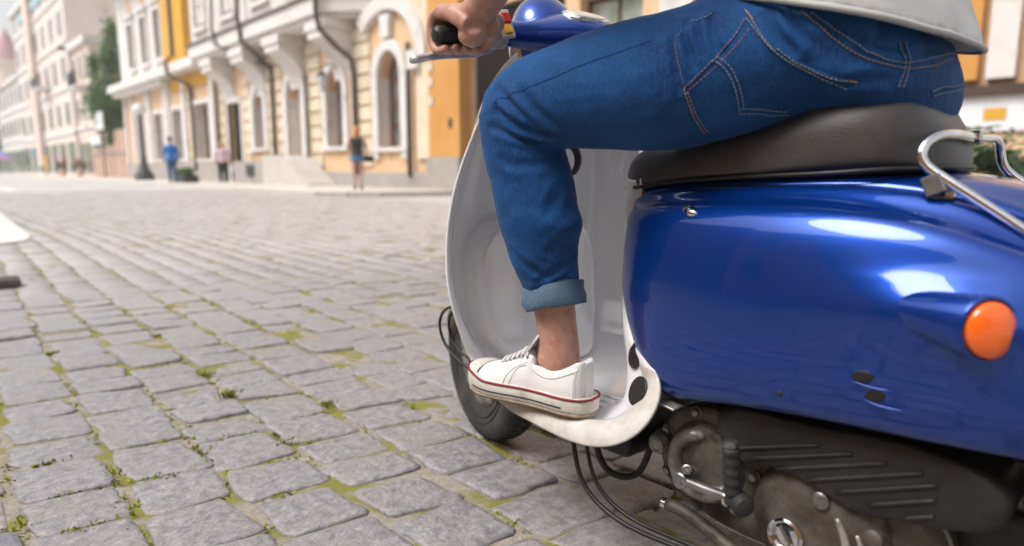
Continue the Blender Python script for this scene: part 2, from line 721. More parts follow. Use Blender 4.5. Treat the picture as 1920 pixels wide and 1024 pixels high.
M_WSIGN = material('white_enamel', (0.74, 0.75, 0.77), (0.7, 0.71, 0.73), scale=3, rough=0.4)
M_ROOF = material('red_roof', (0.5, 0.13, 0.075), (0.42, 0.1, 0.06), scale=1.5, rough=0.8)
M_TURQ = material('turquoise_band', (0.34, 0.55, 0.6), (0.3, 0.5, 0.55), scale=1.5, rough=0.7)
M_PINKW = material('pink_beige_plaster', (0.66, 0.52, 0.44), (0.72, 0.60, 0.52), scale=.6, rough=0.9)
M_PALEW = material('pale_plaster', (0.76, 0.66, 0.60), (0.70, 0.595, 0.54), scale=.5, rough=0.9)
M_HOARD = material('peach_hoarding', (0.70, 0.43, 0.31), (0.64, 0.39, 0.28), scale=1.5, rough=0.75, island=.06)
M_LEAF = material('leaf_green', (0.045, 0.12, 0.012), (0.11, 0.21, 0.025), scale=0.9, rough=0.6, contrast=(.4, .6))
M_LEAF2 = material('shrub_green', (0.04, 0.075, 0.03), (0.08, 0.13, 0.05), scale=6, rough=0.6)
M_BARK = material('bark', (0.09, 0.065, 0.045), (0.055, 0.04, 0.03), scale=8, rough=0.9, bump=.5, bscale=20)

FX = 10.2
pave_pts = [(6.72, 60), (6.70, 30), (6.66, 15.6), (6.72, 14.4), (7.05, 13.75), (7.7, 13.3), (8.8, 12.9), (FX + .6, 12.6), (FX + .6, 140), (6.75, 140)]
pv = [(x, y, .10) for x, y in pave_pts]
pavement = struct(prism('pavement', pv, (0, 0, -.14), M_PAVE))
kp = spline([(6.62, 46, 0), (6.60, 30, 0), (6.56, 15.6, 0), (6.62, 14.35, 0), (6.99, 13.63, 0), (7.66, 13.18, 0), (8.8, 12.78, 0), (FX - .05, 12.5, 0)], 46)
for i in range(len(kp) - 1):
    a, b = Vector(kp[i]), Vector(kp[i + 1])
    d = (b - a)
    nrm = Vector((0, 0, 1)).cross(d.normalized()) * .075
    g = d * .008
    ol = [a + g - nrm, b - g - nrm, b - g + nrm, a + g + nrm]
    prism('kerbstone', [(q.x, q.y, .104) for q in ol], (0, 0, -.14), M_KERB, pavement)


class MB:
    def __init__(s):
        s.v, s.f = [], []

    def box(s, x0, x1, y0, y1, z0, z1):
        b = len(s.v)
        s.v += [(x, y, z) for x in (x0, x1) for y in (y0, y1) for z in (z0, z1)]
        s.f += [tuple(b + i for i in q) for q in ((0, 1, 3, 2), (4, 6, 7, 5), (0, 4, 5, 1), (2, 3, 7, 6), (0, 2, 6, 4), (1, 5, 7, 3))]
        return s

    def ext(s, outline, x0, x1):
        """closed outline of (y, z), extruded in x"""
        b, n = len(s.v), len(outline)
        s.v += [(x0, y, z) for y, z in outline] + [(x1, y, z) for y, z in outline]
        s.f.append(tuple(b + i for i in range(n)))
        s.f.append(tuple(b + n + i for i in range(n))[::-1])
        for i in range(n):
            k = (i + 1) % n
            s.f.append((b + i, b + n + i, b + n + k, b + k))
        return s

    def build(s, name, mat, parent=None, smooth=False):
        return fixn_n(mesh(name, s.v, s.f, mat, parent, smooth))


def fixn_n(o):
    bm = bmesh.new()
    bm.from_mesh(o.data)
    bmesh.ops.recalc_face_normals(bm, faces=bm.faces)
    bm.to_mesh(o.data)
    bm.free()
    return o


def arch_pts(yc, hw, zs, rise, n=18):
    """from the low-y springing over the crown to the high-y springing"""
    return [(yc - hw * math.cos(a), zs + rise * math.sin(a)) for a in np.linspace(0, math.pi, n)]


def wall_mesh(name, x0, x1, y0, y1, z0, z1, ops, mat, parent):
    """ops: (yc, hw, zb, zt, rise)"""
    m = MB()
    y = y0
    for yc, hw, zb, zt, rise in sorted(ops):
        m.box(x0, x1, y, yc - hw, z0, z1)
        if zb > z0 + .01:
            m.box(x0, x1, yc - hw, yc + hw, z0, zb)
        if rise > 0:
            a = arch_pts(yc, hw, zt - rise, rise)
            m.ext([(yc - hw, z1)] + a + [(yc + hw, z1)], x0, x1)
        else:
            m.box(x0, x1, yc - hw, yc + hw, zt, z1)
        y = yc + hw
    m.box(x0, x1, y, y1, z0, z1)
    return m.build(name, mat, parent)


def band(outline_in, outline_out):
    """closed strip outline between an inner and an outer polyline"""
    return list(outline_out) + list(outline_in)[::-1]


def window(parent, yc, hw, zb, zt, rise, xw, trim=0.0, xface=None, mull=3, frame_mat=None, pane_mat=None, sill=True):
    frame_mat = frame_mat or M_FRAME
    win = MB()
    zs = zt - rise
    t = .07
    if rise > 0:
        o = [(yc - hw, zb)] + arch_pts(yc, hw, zs, rise) + [(yc + hw, zb)]
        i = [(yc - hw + t, zb + t)] + arch_pts(yc, hw - t, zs, rise - t) + [(yc + hw - t, zb + t)]
    else:
        o = [(yc - hw, zb), (yc - hw, zt), (yc + hw, zt), (yc + hw, zb)]
        i = [(yc - hw + t, zb + t), (yc - hw + t, zt - t), (yc + hw - t, zt - t), (yc + hw - t, zb + t)]
    b = len(win.v)
    n = len(o)
    # ring frame
    for x in (xw - .05, xw + .05):
        win.v += [(x, y, z) for y, z in o] + [(x, y, z) for y, z in i]
    for k in range(n):
        q = (k + 1) % n
        win.f += [(k, q, n + q, n + k), (2 * n + k, 3 * n + k, 3 * n + q, 2 * n + q), (n + k, n + q, 3 * n + q, 3 * n + k), (k, 2 * n + k, 2 * n + q, q)]
    f = win.build('window', frame_mat, parent)
    mm = MB()
    mm.box(xw - .035, xw + .035, yc - .035, yc + .035, zb + t, zs if rise > 0 else zt - t)
    for k in range(1, mull + 1):
        z = zb + (zs - zb) * k / (mull + (0 if rise > 0 else 1))
        mm.box(xw - .032, xw + .032, yc - hw + t, yc - .036, z - .035, z + .035)
        mm.box(xw - .032, xw + .032, yc + .036, yc + hw - t, z - .035, z + .035)
    mm.build('glazing_bar', frame_mat, f)
    ys = [yc - hw + t, yc - .036, yc + .036, yc + hw - t]
    for c in (0, 2):
        for k in range(mull + 1 if rise <= 0 else mull):
            za = zb + (zs - zb) * k / (mull + (0 if rise > 0 else 1))
            zc = zb + (zs - zb) * (k + 1) / (mull + (0 if rise > 0 else 1))
            MB().box(xw + .002, xw + .012, ys[c], ys[c + 1], za + .036, min(zc - .036, zt - t)).build('pane', pane_mat or M_PANE, f)
    if rise > 0:
        MB().ext(arch_pts(yc, hw - t, zs + .036, rise - t - .036), xw + .002, xw + .012).build('pane', pane_mat or M_PANE, f)
    if trim > 0:
        xf = xface
        if rise > 0:
            o2 = [(yc - hw - trim, zb)] + arch_pts(yc, hw + trim, zs, rise + trim, 22) + [(yc + hw + trim, zb)]
            i2 = [(yc - hw, zb)] + arch_pts(yc, hw, zs, rise, 22) + [(yc + hw, zb)]
        else:
            o2 = [(yc - hw - trim, zb), (yc - hw - trim, zt + trim), (yc + hw + trim, zt + trim), (yc + hw + trim, zb)]
            i2 = [(yc - hw, zb), (yc - hw, zt), (yc + hw, zt), (yc + hw, zb)]
        tm = MB()
        n2 = len(o2)
        for k in range(n2 - 1):
            tm.ext([o2[k], o2[k + 1], i2[k + 1], i2[k]], xf - .11, xf + .02)
        tm.build('window_surround', M_TRIM, parent)
    if sill and xface is not None:
        MB().box(xface - .16, xw - .05, yc - hw - trim - .06, yc + hw + trim + .06, zb - .13, zb - .004).build('window_sill', M_TRIM, parent)
    return f


# ---------------- the peach building with the overhanging upper floor
main = thing('corner_building', 'long peach and cream building with white arched windows and overhanging upper floor', 'building', (FX, 29, 0))
GO = [(16.2, .62, 1.32, 4.15, .75), (19.55, .55, 1.42, 4.0, .7), (22.6, .62, 1.16, 4.05, .75), (25.85, .5, 1.52, 3.85, .6), (28.55, .72, .16, 3.5, 0), (32.45, .95, 1.15, 3.75, 0), (36.2, .75, 1.2, 3.7, 0), (39.5, .75, 1.2, 3.7, 0), (43.0, .75, 1.2, 3.7, 0)]
wall_mesh('wall', FX, FX + .55, 14.06, 46.6, .0, 5.7, GO, M_PEACH, main)
MB().box(FX + .56, FX + 9, 14.07, 46.59, 0, 11.8).build('back_block', M_CREAM, main)
for k, (yc, hw, zb, zt, rise) in enumerate(GO):
    if k == 4:
        MB().box(FX + .25, FX + .33, yc - hw, yc + hw, .16, zt).build('dark_door', M_GATE, main)
        MB().box(FX - .07, FX + .1, yc - hw - .2, yc - hw, .1, zt + .25).box(FX - .07, FX + .1, yc + hw, yc + hw + .2, .1, zt + .25).box(FX - .09, FX + .1, yc - hw, yc + hw, zt, zt + .25).build('door_surround', M_TRIM, main)
    elif k == 2:
        MB().box(FX + .38, FX + .45, yc - hw, yc + hw, 1.16, 4.1).build('niche_door', M_TRIM, main)
        o2 = [(yc - hw - .3, zb)] + arch_pts(yc, hw + .3, zt - rise, rise + .3, 22) + [(yc + hw + .3, zb)]
        i2 = [(yc - hw, zb)] + arch_pts(yc, hw, zt - rise, rise, 22) + [(yc + hw, zb)]
        tm = MB()
        for q in range(len(o2) - 1):
            tm.ext([o2[q], o2[q + 1], i2[q + 1], i2[q]], FX - .11, FX + .02)
        tm.build('niche_surround', M_TRIM, main)
    else:
        window(main, yc, hw, zb, zt, rise, FX + .42, trim=.32 if rise else .22, xface=FX)
        # painted reveal
        for ys_ in (yc + hw - .012, yc - hw + .004):
            MB().box(FX + .03, FX + .36, ys_, ys_ + .008, zb, zt - rise).build('reveal', M_TRIM, main)
# tails of the big surround, keystone and curved hood of the nearest window
for ys_ in (15.27, 16.85):
    MB().box(FX - .12, FX + .02, ys_, ys_ + .28, .98, 1.316).build('surround_foot', M_TRIM, main)
MB().ext([(16.02, 4.5), (15.92, 5.15), (16.48, 5.15), (16.38, 4.5)], FX - .18, FX + .02).build('keystone', M_TRIM, main)
hd = MB()
oo = [(16.2 - 2.05 * math.cos(a), 3.75 + 1.95 * math.sin(a)) for a in np.linspace(0, math.pi, 30)]
ii = [(16.2 - 1.62 * math.cos(a), 3.75 + 1.52 * math.sin(a)) for a in np.linspace(0, math.pi, 30)]
for k in range(29):
    if oo[k][0] < 17.6:
        hd.ext([oo[k], oo[k + 1], ii[k + 1], ii[k]], FX - .22, FX + .02)
hd.build('curved_hood', M_TRIM, main)
MB().box(FX - .25, FX + .02, 14.5, 15.0, 3.45, 3.95).build('hood_bracket', M_TRIM, main)
# cream pilaster, plinth, ochre pier
MB().box(FX - .10, FX + .02, 14.1, 14.75, .96, 5.7).build('pilaster', M_CREAM, main)
MB().box(FX - .12, FX + .05, 14.061, 28.9 - 1.1, .0, .56).box(FX - .12, FX + .05, 29.5, 46.6, .0, 1.0).build('plinth', M_PLINTH, main)
MB().box(FX - .18, FX + .24, 12.70, 14.055, .98, 6.2).build('pier', M_ORANGE, main)
MB().box(FX - .26, FX + .24, 12.66, 14.10, .0, .978).build('pier_plinth', M_PLINTH, main)
MB().box(FX - .195, FX - .178, 13.0, 13.16, 1.75, 2.0).build('bell_box', M_IRON, main)
for zz in (2.4, 2.9, 3.3):
    MB().box(FX - .23, FX - .181, 13.82, 13.95, zz, zz + .22).build('pier_stud', M_TRIM, main)
# rusticated courses
for (ya, yb) in ((17.25, 18.5), (20.55, 21.55), (23.65, 24.95), (26.75, 27.5), (29.65, 31.2), (33.7, 34.6)):
    z = .72
    while z < 4.7:
        MB().box(FX - .07, FX + .01, ya, yb, z + .045, z + .435).build('rustic_block', M_CREAM, main)
        z += .48
# overhanging floor with a chamfered end, flashing and big corbels
ov = [(FX + .55, 17.35), (FX - .02, 17.4), (FX - .95, 18.55), (FX - .95, 30.5), (FX + .55, 30.5)]
prism('upper_floor', [(x, y, 5.3) for x, y in ov], (0, 0, 6.5), M_TRIM, main)
ofl = [(FX + .55, 17.2), (FX - .06, 17.25), (FX - 1.1, 18.45), (FX - 1.1, 30.6), (FX + .55, 30.6)]
prism('upper_cornice', [(x, y, 5.45) for x, y in ofl], (0, 0, .5), M_TRIM, main)
ofs = [(FX + .5, 17.1), (FX - .1, 17.15), (FX - 1.19, 18.4), (FX - 1.19, 30.65), (FX + .5, 30.65)]
prism('roof_flashing', [(x, y, 5.952) for x, y in ofs], (0, 0, .05), M_PIPE, main)
prism('floor_above_peach', [(FX + .56, 12.6, 6.202), (FX - .1, 12.6, 6.202), (FX - .1, 17.0, 6.202), (FX + .56, 17.0, 6.202)], (0, 0, 5), M_CREAM, main)
for yc in (18.95, 22.35, 25.6, 29.0):
    a = np.linspace(0, math.pi / 2, 14)
    prof2 = [(FX + .01, 5.298), (FX - .93, 5.298), (FX - .93, 4.78)] + [(FX - .93 * (1 - math.sin(t)) ** .85, 4.78 - 1.2 * (1 - math.cos(t)) ** .9) for t in a[1:]]
    prism('corbel', [(x, yc - .62, z) for x, z in prof2], (0, 1.24, 0), M_TRIM, main)
    MB().box(FX - 1.0, FX - .0, yc - .70, yc + .70, 5.02, 5.29).build('corbel_cap', M_TRIM, main)
# the plainer left-hand part: flush upper wall, cornice slab, pilasters
UO = [(31.9, .5, 6.6, 9.0, 0), (38.3, .55, 6.6, 9.0, 0), (40.9, .55, 6.6, 9.0, 0), (43.6, .55, 6.6, 9.0, 0)]
wall_mesh('upper_wall', FX - .05, FX + .55, 30.66, 46.6, 5.702, 11.8, UO, M_TRIM, main)
for q in UO:
    window(main, q[0], q[1], q[2], q[3], 0, FX + .15, trim=.2, xface=FX - .05, mull=2, frame_mat=M_PLINTH, sill=False)
    MB().box(FX - .2, FX - .04, q[0] - .8, q[0] + .8, 6.3, 6.46).build('window_sill', M_TRIM, main)
    MB().box(FX - .26, FX - .04, q[0] - .9, q[0] + .9, 9.3, 9.5).build('window_hood', M_TRIM, main)
    MB().box(FX - .09, FX - .051, q[0] - .45, q[0] + .45, 9.75, 10.6).build('ochre_panel', M_PEACH, main)
for yc in (20.2, 23.0, 26.0, 29.2):
    window(main, yc, .55, 6.7, 9.0, 0, FX - .96 + .02, trim=.2, xface=FX - .95, mull=2, frame_mat=M_PLINTH, sill=False)
    MB().box(FX - 1.10, FX - .94, yc - .8, yc + .8, 6.4, 6.56).build('window_sill', M_TRIM, main)
    MB().box(FX - 1.16, FX - .94, yc - .9, yc + .9, 9.3, 9.5).build('window_hood', M_TRIM, main)
MB().box(FX - .45, FX - .04, 33.2, 36.4, 5.75, 11.8).build('yellow_bay', M_YELLOW, main)
MB().box(FX - .13, FX - .005, 31.3, 36.8, 4.62, 5.28).build('ochre_frieze', M_YELLOW, main)
MB().box(FX - .85, FX + .0, 31.0, 46.9, 5.29, 5.70).build('cornice_slab', M_TRIM, main)
MB().box(FX - .6, FX - .0, 36.8, 46.8, 5.02, 5.288).build('cornice_bed', M_TRIM, main)
for yc in (30.9, 34.9, 37.6, 38.1, 41.0, 41.5, 44.6, 46.2):
    MB().box(FX - .16, FX + .0, yc - .2, yc + .2, 1.0, 5.01).build('pilaster', M_TRIM, main)
MB().box(FX - 1.5, FX + 9, 17.2, 46.9, 11.81, 12.2).build('eaves', M_TRIM, main)
prism('roof', [(FX - 1.5, 17.2, 12.202), (FX + 9, 17.2, 12.202), (FX + 4, 17.2, 14.5)], (0, 29.7, 0), M_ROOF, main)
# drainpipes
tube('drainpipe', [(FX - .16, 15.03, 4.2), (FX - .16, 15.03, 3), (FX - .16, 15.05, .45)], .075, M_PIPE, main, seg=10)
tube('drainpipe', [(FX - 1.16, 18.3, 9), (FX - 1.2, 18.3, 6.2), (FX - 1.2, 18.4, 5.5), (FX - 1.1, 18.42, 4.95), (FX - .6, 18.3, 4.45), (FX - .2, 18.1, 4.1), (FX - .17, 18.05, 3.6), (FX - .17, 18.05, .5)], .075, M_PIPE, main, seg=10)
tube('drainpipe', [(FX - 1.1, 24.4, 9), (FX - 1.25, 24.4, 6.2), (FX - 1.15, 24.5, 5.4), (FX - .6, 24.35, 4.9), (FX - .17, 24.25, 4.55), (FX - .17, 24.25, 3), (FX - .17, 24.25, .5)], .07, M_PIPE, main, seg=10)
tube('drainpipe', [(FX - 1.1, 27.1, 9.5), (FX - 1.25, 27.1, 6.2), (FX - 1.2, 27.0, 5.6), (FX - .65, 25.6, 5.0), (FX - .17, 24.5, 4.6)], .06, M_PIPE, main, seg=10)
tube('drainpipe', [(FX - .17, 21.42, 4.0), (FX - .17, 21.42, 2.5), (FX - .17, 21.42, .6)], .06, M_PIPE, main, seg=8)
tube('drainpipe', [(FX - .17, 30.2, 4.9), (FX - .17, 30.2, 2), (FX - .17, 30.2, .6)], .07, M_PIPE, main, seg=8)
tube('drainpipe', [(FX - .55, 34.7, 11.5), (FX - .55, 34.7, 6.2), (FX - .95, 34.5, 5.75), (FX - .95, 34.3, 5.2), (FX - .2, 33.6, 4.7), (FX - .17, 33.55, 3), (FX - .17, 33.55, .6)], .085, M_PIPE, main, seg=8)
# stoop with curved cheek wall, and the vented block beside it
cheek = [(19.5, .1), (19.58, .2), (19.95, .36), (20.4, .64), (20.85, .90), (21.3, 1.08), (21.8, 1.15), (23.2, 1.15), (23.2, .1)]
MB().ext(cheek, FX - 1.15, FX - .13).build('stoop', M_STOOP, main)
for ys_ in (yc_r - .616 for yc_r in (22.6,)):
    MB().box(FX + .03, FX + .36, 23.208, 23.216, 1.17, 3.3).build('reveal', M_TRIM, main)
MB().box(FX - 1.0, FX - .12, 23.6, 26.4, .1, .98).build('vent_block', M_PLINTH, main)
MB().box(FX - 1.06, FX - .99, 24.3, 25.0, .4, .82).build('vent', M_IRON, main)
# wall lantern
tube('lantern_arm', [(FX - .1, 19.3, 3.95), (FX - .45, 19.3, 4.05), (FX - .62, 19.3, 3.9)], .025, M_IRON, main, seg=8, n=10)
lathe('lantern_cap', [(.18, .02), (.12, .06), (0, .2)], (FX - .62, 19.3, 3.68), (0, 0, 1), M_IRON, main, seg=8)
lathe('lantern_glass', [(0, .16), (-.5, .09), (-.52, .03)], (FX - .62, 19.3, 3.66), (0, 0, 1), material('lantern_glass', (0.55, 0.6, 0.6), (0.5, 0.54, 0.53), scale=3, rough=.15), main, seg=8)

# ---------------- gateway and shop building right of the pier
shop = thing('gateway_building', 'peach building with dark gateway and brown framed window behind the rider', 'building', (FX + .3, 5, 0))
wall_mesh('wall', FX + .25, FX + .8, -1.5, 14.05, 0, 8.5, [(11.03, 1.65, 0, 4.7, 0), (8.1, .85, 1.1, 4.35, 0), (4.6, .8, 1.9, 4.3, 0)], M_PEACH, shop)
MB().box(FX + 2.2, FX + 2.3, 9.2, 12.6, 0, 4.8).build('gate_back', M_GATE, shop)
for k in range(8):
    MB().box(FX + .36, FX + .44, 9.42 + k * .40, 9.42 + k * .40 + .385, .03, 4.65).build('gate_plank', M_GATE, shop)
MB().box(FX + .81, FX + 8, -1.5, 12.66, 0, 8.5).build('back_block', M_CREAM, shop)
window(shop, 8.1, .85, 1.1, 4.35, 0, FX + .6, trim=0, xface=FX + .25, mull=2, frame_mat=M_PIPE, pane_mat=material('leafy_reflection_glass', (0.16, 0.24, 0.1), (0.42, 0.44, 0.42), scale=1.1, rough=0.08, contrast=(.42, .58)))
window(shop, 4.6, .8, 1.9, 4.3, 0, FX + .6, trim=.2, xface=FX + .25, mull=2)
for (ya, yb, mt) in ((6.0, 6.75, M_TRIM), (2.9, 3.3, M_CREAM), (1.72, 2.05, M_CREAM), (1.38, 1.62, M_ORANGE), (.95, 1.28, M_TRIM), (.3, .8, M_PEACH)):
    MB().box(FX + .10, FX + .26, ya, yb, 1.9, 8.4).build('pilaster', mt, shop)
MB().box(FX - .02, FX + .26, -1.0, 2.6, 1.66, 1.80).build('dark_ledge', M_PIPE, shop)
MB().box(FX + .06, FX + .26, -1.0, 2.6, 1.18, 1.658).build('white_fascia', M_WSIGN, shop)
MB().box(FX + .05, FX + .058, .98, 1.24, 1.33, 1.49).build('orange_notice', M_YELLOW, shop)
MB().box(FX + .12, FX + .26, -1.0, 2.6, .0, 1.178).build('base_panel', M_PEACH, shop)


# ---------------- foliage helpers
def leaf_cloud(name, c, rad, n, size, mat, parent, seed=1, clumps=26, fill=.55):
    r = random.Random(seed)
    v, f = [], []
    cl = []
    for k in range(clumps):
        while True:
            p = Vector((r.uniform(-1, 1), r.uniform(-1, 1), r.uniform(-1, 1)))
            if p.length < 1:
                break
        p = p.normalized() * (p.length ** fill)
        cl.append((Vector((c[0] + p.x * rad[0], c[1] + p.y * rad[1], c[2] + p.z * rad[2])), r.uniform(.16, .34)))
    for k in range(n):
        cc, cr = cl[r.randrange(clumps)]
        p = cc + Vector((r.gauss(0, cr * rad[0] * .6), r.gauss(0, cr * rad[1] * .6), r.gauss(0, cr * rad[2] * .5)))
        a = Vector((r.gauss(0, 1), r.gauss(0, 1), r.gauss(0, .6))).normalized()
        b = a.cross(Vector((r.gauss(0, 1), r.gauss(0, 1), r.gauss(0, 1)))).normalized()
        s = size * r.uniform(.6, 1.3)
        i = len(v)
        v += [tuple(p - a * s), tuple(p + b * s * .45), tuple(p + a * s), tuple(p - b * s * .45)]
        f.append((i, i + 1, i + 2, i + 3))
    return mesh(name, v, f, mat, parent, smooth=False)


def tree(name, label, base, h, c, rad, n, size, seed, mat=None, group=None):
    t = thing(name, label, 'tree', base, group)
    b = Vector(base)
    tube('trunk', [b, b + Vector((.05, .05, h * .35)), b + Vector((-.05, .1, h * .75))], [.05 * h * .35 + .06, .03 * h * .3 + .05, .04], M_BARK, t, seg=10, n=14)
    r = random.Random(seed)
    for k in range(6):
        a = r.uniform(0, 6.28)
        z0 = h * r.uniform(.3, .6)
        tube('limb', [b + Vector((0, .05, z0)), b + Vector((math.cos(a) * rad[0] * .35, math.sin(a) * rad[1] * .35, z0 + h * .14)), b + Vector((math.cos(a) * rad[0] * .7, math.sin(a) * rad[1] * .7, z0 + h * .3))], [.07, .045, .02], M_BARK, t, seg=6, n=8)
    leaf_cloud('crown', c, rad, n, size, mat or M_LEAF, t, seed)
    return t


tree('street_tree', 'tall dark green tree at the end of the peach building', (11.4, 53.6, 0), 7.5, (11.3, 53.6, 6.6), (1.7, 1.9, 4.0), 12000, .16, 3)
sh = thing('shrub', 'green leafy shrub behind the grab rail and saddle', 'shrub', (6.2, .55, 0))
for k in range(5):
    a = k * 1.3
    tube('stem', [(6.2, .55, 0), (6.2 + .2 * math.cos(a), .55 + .2 * math.sin(a), .4), (6.2 + .4 * math.cos(a), .55 + .4 * math.sin(a), .7)], [.02, .014, .006], M_BARK, sh, seg=6, n=8)
leaf_cloud('foliage', (6.2, .55, .52), (.75, .75, .45), 4200, .055, M_LEAF2, sh, 8, clumps=22)
sh2 = thing('shrub', 'low green shrub at the right edge beside the orange wall', 'shrub', (7.2, .1, 0))
tube('stem', [(7.2, .1, 0), (7.2, .15, .4)], [.02, .01], M_BARK, sh2, seg=6)
leaf_cloud('foliage', (7.2, .1, .45), (.8, .7, .4), 3600, .055, M_LEAF2, sh2, 9, clumps=22)

# ---------------- street lamp, hoarding, signs
lp = thing('street_lamp', 'black iron street lamp with pale globe beside the cream wall', 'street lamp', (8.75, 37.7, .1))
lathe('lamp_base', [(0, .5), (.25, .48), (.5, .30), (.9, .16), (1.2, .12)], (8.75, 37.7, .1), (0, 0, 1), M_IRON, lp, seg=12)
lathe('lamp_post', [(1.2, .10), (1.25, .14), (1.35, .09), (3.2, .065), (3.25, .12), (3.35, .12)], (8.75, 37.7, .1), (0, 0, 1), M_IRON, lp, seg=12)
lathe('globe', [(3.35, .08), (3.42, .26), (3.62, .33), (3.85, .25), (3.95, .06)], (8.75, 37.7, .1), (0, 0, 1), M_WSIGN, lp, seg=16)
pl = thing('planter', 'low dark planter box with clipped green plants beside the walker in blue', 'planter', (8.2, 29.2, .1))
bevel_box('box', (7.9, 28.5, .1), (8.5, 29.9, .42), M_IRON, pl, bev=.03)
leaf_cloud('plants', (8.2, 29.2, .55), (.3, .7, .16), 1500, .07, M_LEAF, pl, 4, clumps=14)

hoard = thing('hoarding', 'peach panel hoarding between the tree and the peach building', 'fence', (10.6, 52, 0))
for k in range(10):
    y = 47.2 + k * 1.1
    MB().box(10.5, 10.58, y, y + 1.07, .12, 3.3 if k < 4 else 2.3).build('panel', M_HOARD, hoard)
    MB().box(10.42, 10.495, y - .05, y + .05, .1, 3.4 if k < 4 else 2.4).build('post', M_PLINTH, hoard)
MB().box(10.40, 10.49, 47.2, 58.2, 1.75, 1.87).build('rail', M_PLINTH, hoard)
sg1 = thing('sign', 'white rectangular sign on a tall post in front of the tree', 'sign', (9.9, 52.0, .1))
tube('post', [(9.9, 52.0, .1), (9.9, 52.0, 3.2)], .06, M_IRON, sg1, seg=8)
bevel_box('board', (9.78, 51.0, 3.35), (9.86, 53.2, 4.55), M_WSIGN, sg1, bev=.02)
sg2 = thing('sign', 'long low white sign on the hoarding left of the tall sign', 'sign', (10.3, 56, 2.3))
bevel_box('board', (10.2, 54.1, 2.45), (10.3, 57.4, 3.1), M_WSIGN, sg2, bev=.02)
bevel_box('bracket', (10.24, 55.6, 2.3), (10.4, 55.8, 2.6), M_IRON, sg2)


# ---------------- buildings farther down the street
def far_building(name, label, y0, y1, x0, depth, zt, wallmat, nwin, floors, fh, z1, trim=None, roof=None, rooflift=1.5, shop_h=0):
    b = thing(name, label, 'building', (x0, (y0 + y1) / 2, 0))
    MB().box(x0, x0 + depth, y0, y1, 0, zt).build('wall', wallmat, b)
    MB().box(x0 - .35, x0 + depth, y0 - .1, y1 + .1, zt + .002, zt + .5).build('cornice', M_TRIM, b)
    if roof:
        prism('roof', [(x0 - .3, y0, zt + .502), (x0 + depth, y0, zt + .502), (x0 + depth * .45, y0, zt + .5 + rooflift)], (0, y1 - y0, 0), roof, b)
    w = (y1 - y0) / nwin
    for fl in range(floors):
        zb = z1 + fl * fh
        MB().box(x0 - .14, x0 + .01, y0, y1, zb - .75, zb - .5).build('string_course', trim or M_TRIM, b)
        for k in range(nwin):
            yc = y0 + w * (k + .5)
            f = MB().box(x0 - .08, x0 - .002, yc - w * .26, yc + w * .26, zb, zb + fh * .58).build('window', M_TRIM, b)
            MB().box(x0 - .10, x0 - .081, yc - w * .19, yc - .04, zb + .1, zb + fh * .52).box(x0 - .10, x0 - .081, yc + .04, yc + w * .19, zb + .1, zb + fh * .52).build('pane', M_PANE, f)
    if shop_h:
        for k in range(nwin):
            yc = y0 + w * (k + .5)
            MB().box(x0 - .06, x0 - .002, yc - w * .36, yc + w * .36, .4, shop_h).build('shop_window', M_PANE, b)
    return b


b2 = far_building('balcony_building', 'pinkish beige building with dark iron balcony left of the tree', 58.6, 65.0, 10.9, 8, 10.2, M_PINKW, 3, 2, 3.2, 4.6, shop_h=2.8)
MB().box(10.0, 10.9, 59.5, 62.5, 6.95, 7.1).build('balcony_slab', M_TRIM, b2)
for k in range(12):
    tube('balcony_bar', [(10.05, 59.55 + k * .265, 7.1), (10.05, 59.55 + k * .265, 8.1)], .03, M_IRON, b2, seg=5)
MB().box(10.0, 10.1, 59.5, 62.5, 8.1, 8.18).build('balcony_rail', M_IRON, b2)
MB().box(10.0, 10.9, 65.05, 65.12, 10.3, 10.6).build('gutter', M_IRON, b2)
b3 = far_building('tall_building', 'tall pale building with red roof and turquoise band down the street', 65.2, 94.0, 10.7, 12, 17.2, M_PALEW, 7, 4, 3.7, 4.4, roof=M_ROOF, rooflift=2.4, shop_h=3)
MB().box(10.55, 10.69, 66, 88, 15.9, 16.6).build('turquoise_band', M_TURQ, b3)
MB().box(10.2, 10.69, 80, 82.6, 1, 17).build('wall_bay', M_PINKW, b3)
MB().box(9.6, 10.69, 74, 77.5, 8.0, 8.2).build('balcony_slab', M_TRIM, b3)
MB().box(9.58, 9.66, 74, 77.5, 8.2, 9.1).build('balcony_rail', M_IRON, b3)
b4 = far_building('turret_building', 'white building with small pinkish turret roof far down the street', 94.5, 116, 10.9, 10, 11.0, M_TRIM, 6, 2, 3.6, 4.8, shop_h=3)
lathe('turret', [(0, 1.7), (3.0, 1.7), (3.05, 2.0), (3.4, 2.0)], (11.6, 108, 11), (0, 0, 1), M_PALEW, b4, seg=12)
lathe('turret_roof', [(0, 2.0), (1.6, 1.2), (3.2, .5), (4.2, .05)], (11.6, 108, 14.4), (0, 0, 1), material('pink_slate', (0.5, 0.3, 0.3), (0.45, 0.26, 0.27), scale=2, rough=.8), b4, seg=12)
b5 = far_building('low_shop', 'low white shop with blue glazing at the left edge far away', 117, 150, 11.5, 10, 6.4, M_TRIM, 7, 1, 3, 3.9, shop_h=2.9)
b6 = far_building('far_house', 'farthest pale house with pink roof at the left edge', 152, 185, 12.2, 10, 12, M_PALEW, 6, 3, 3.2, 3.5, roof=M_ROOF)
hill = struct(mesh('hill', [(60 + 260 * math.cos(a) * r, 420 + 190 * math.sin(a) * r, 36 * (1 - r * r) - 1 + 3 * mnoise.noise(Vector((a * 2, r * 5, 1)))) for r in (1, .8, .6, .4, .2, .02) for a in np.linspace(0, 2 * np.pi, 48, endpoint=False)], gridfaces(6, 48, wrapN=True), M_LEAF))
tree('distant_tree', 'rounded green tree in front of the low white shop far away', (9.8, 126, 0), 5, (9.8, 126, 5.0), (2.6, 2.6, 2.0), 3500, .3, 12)
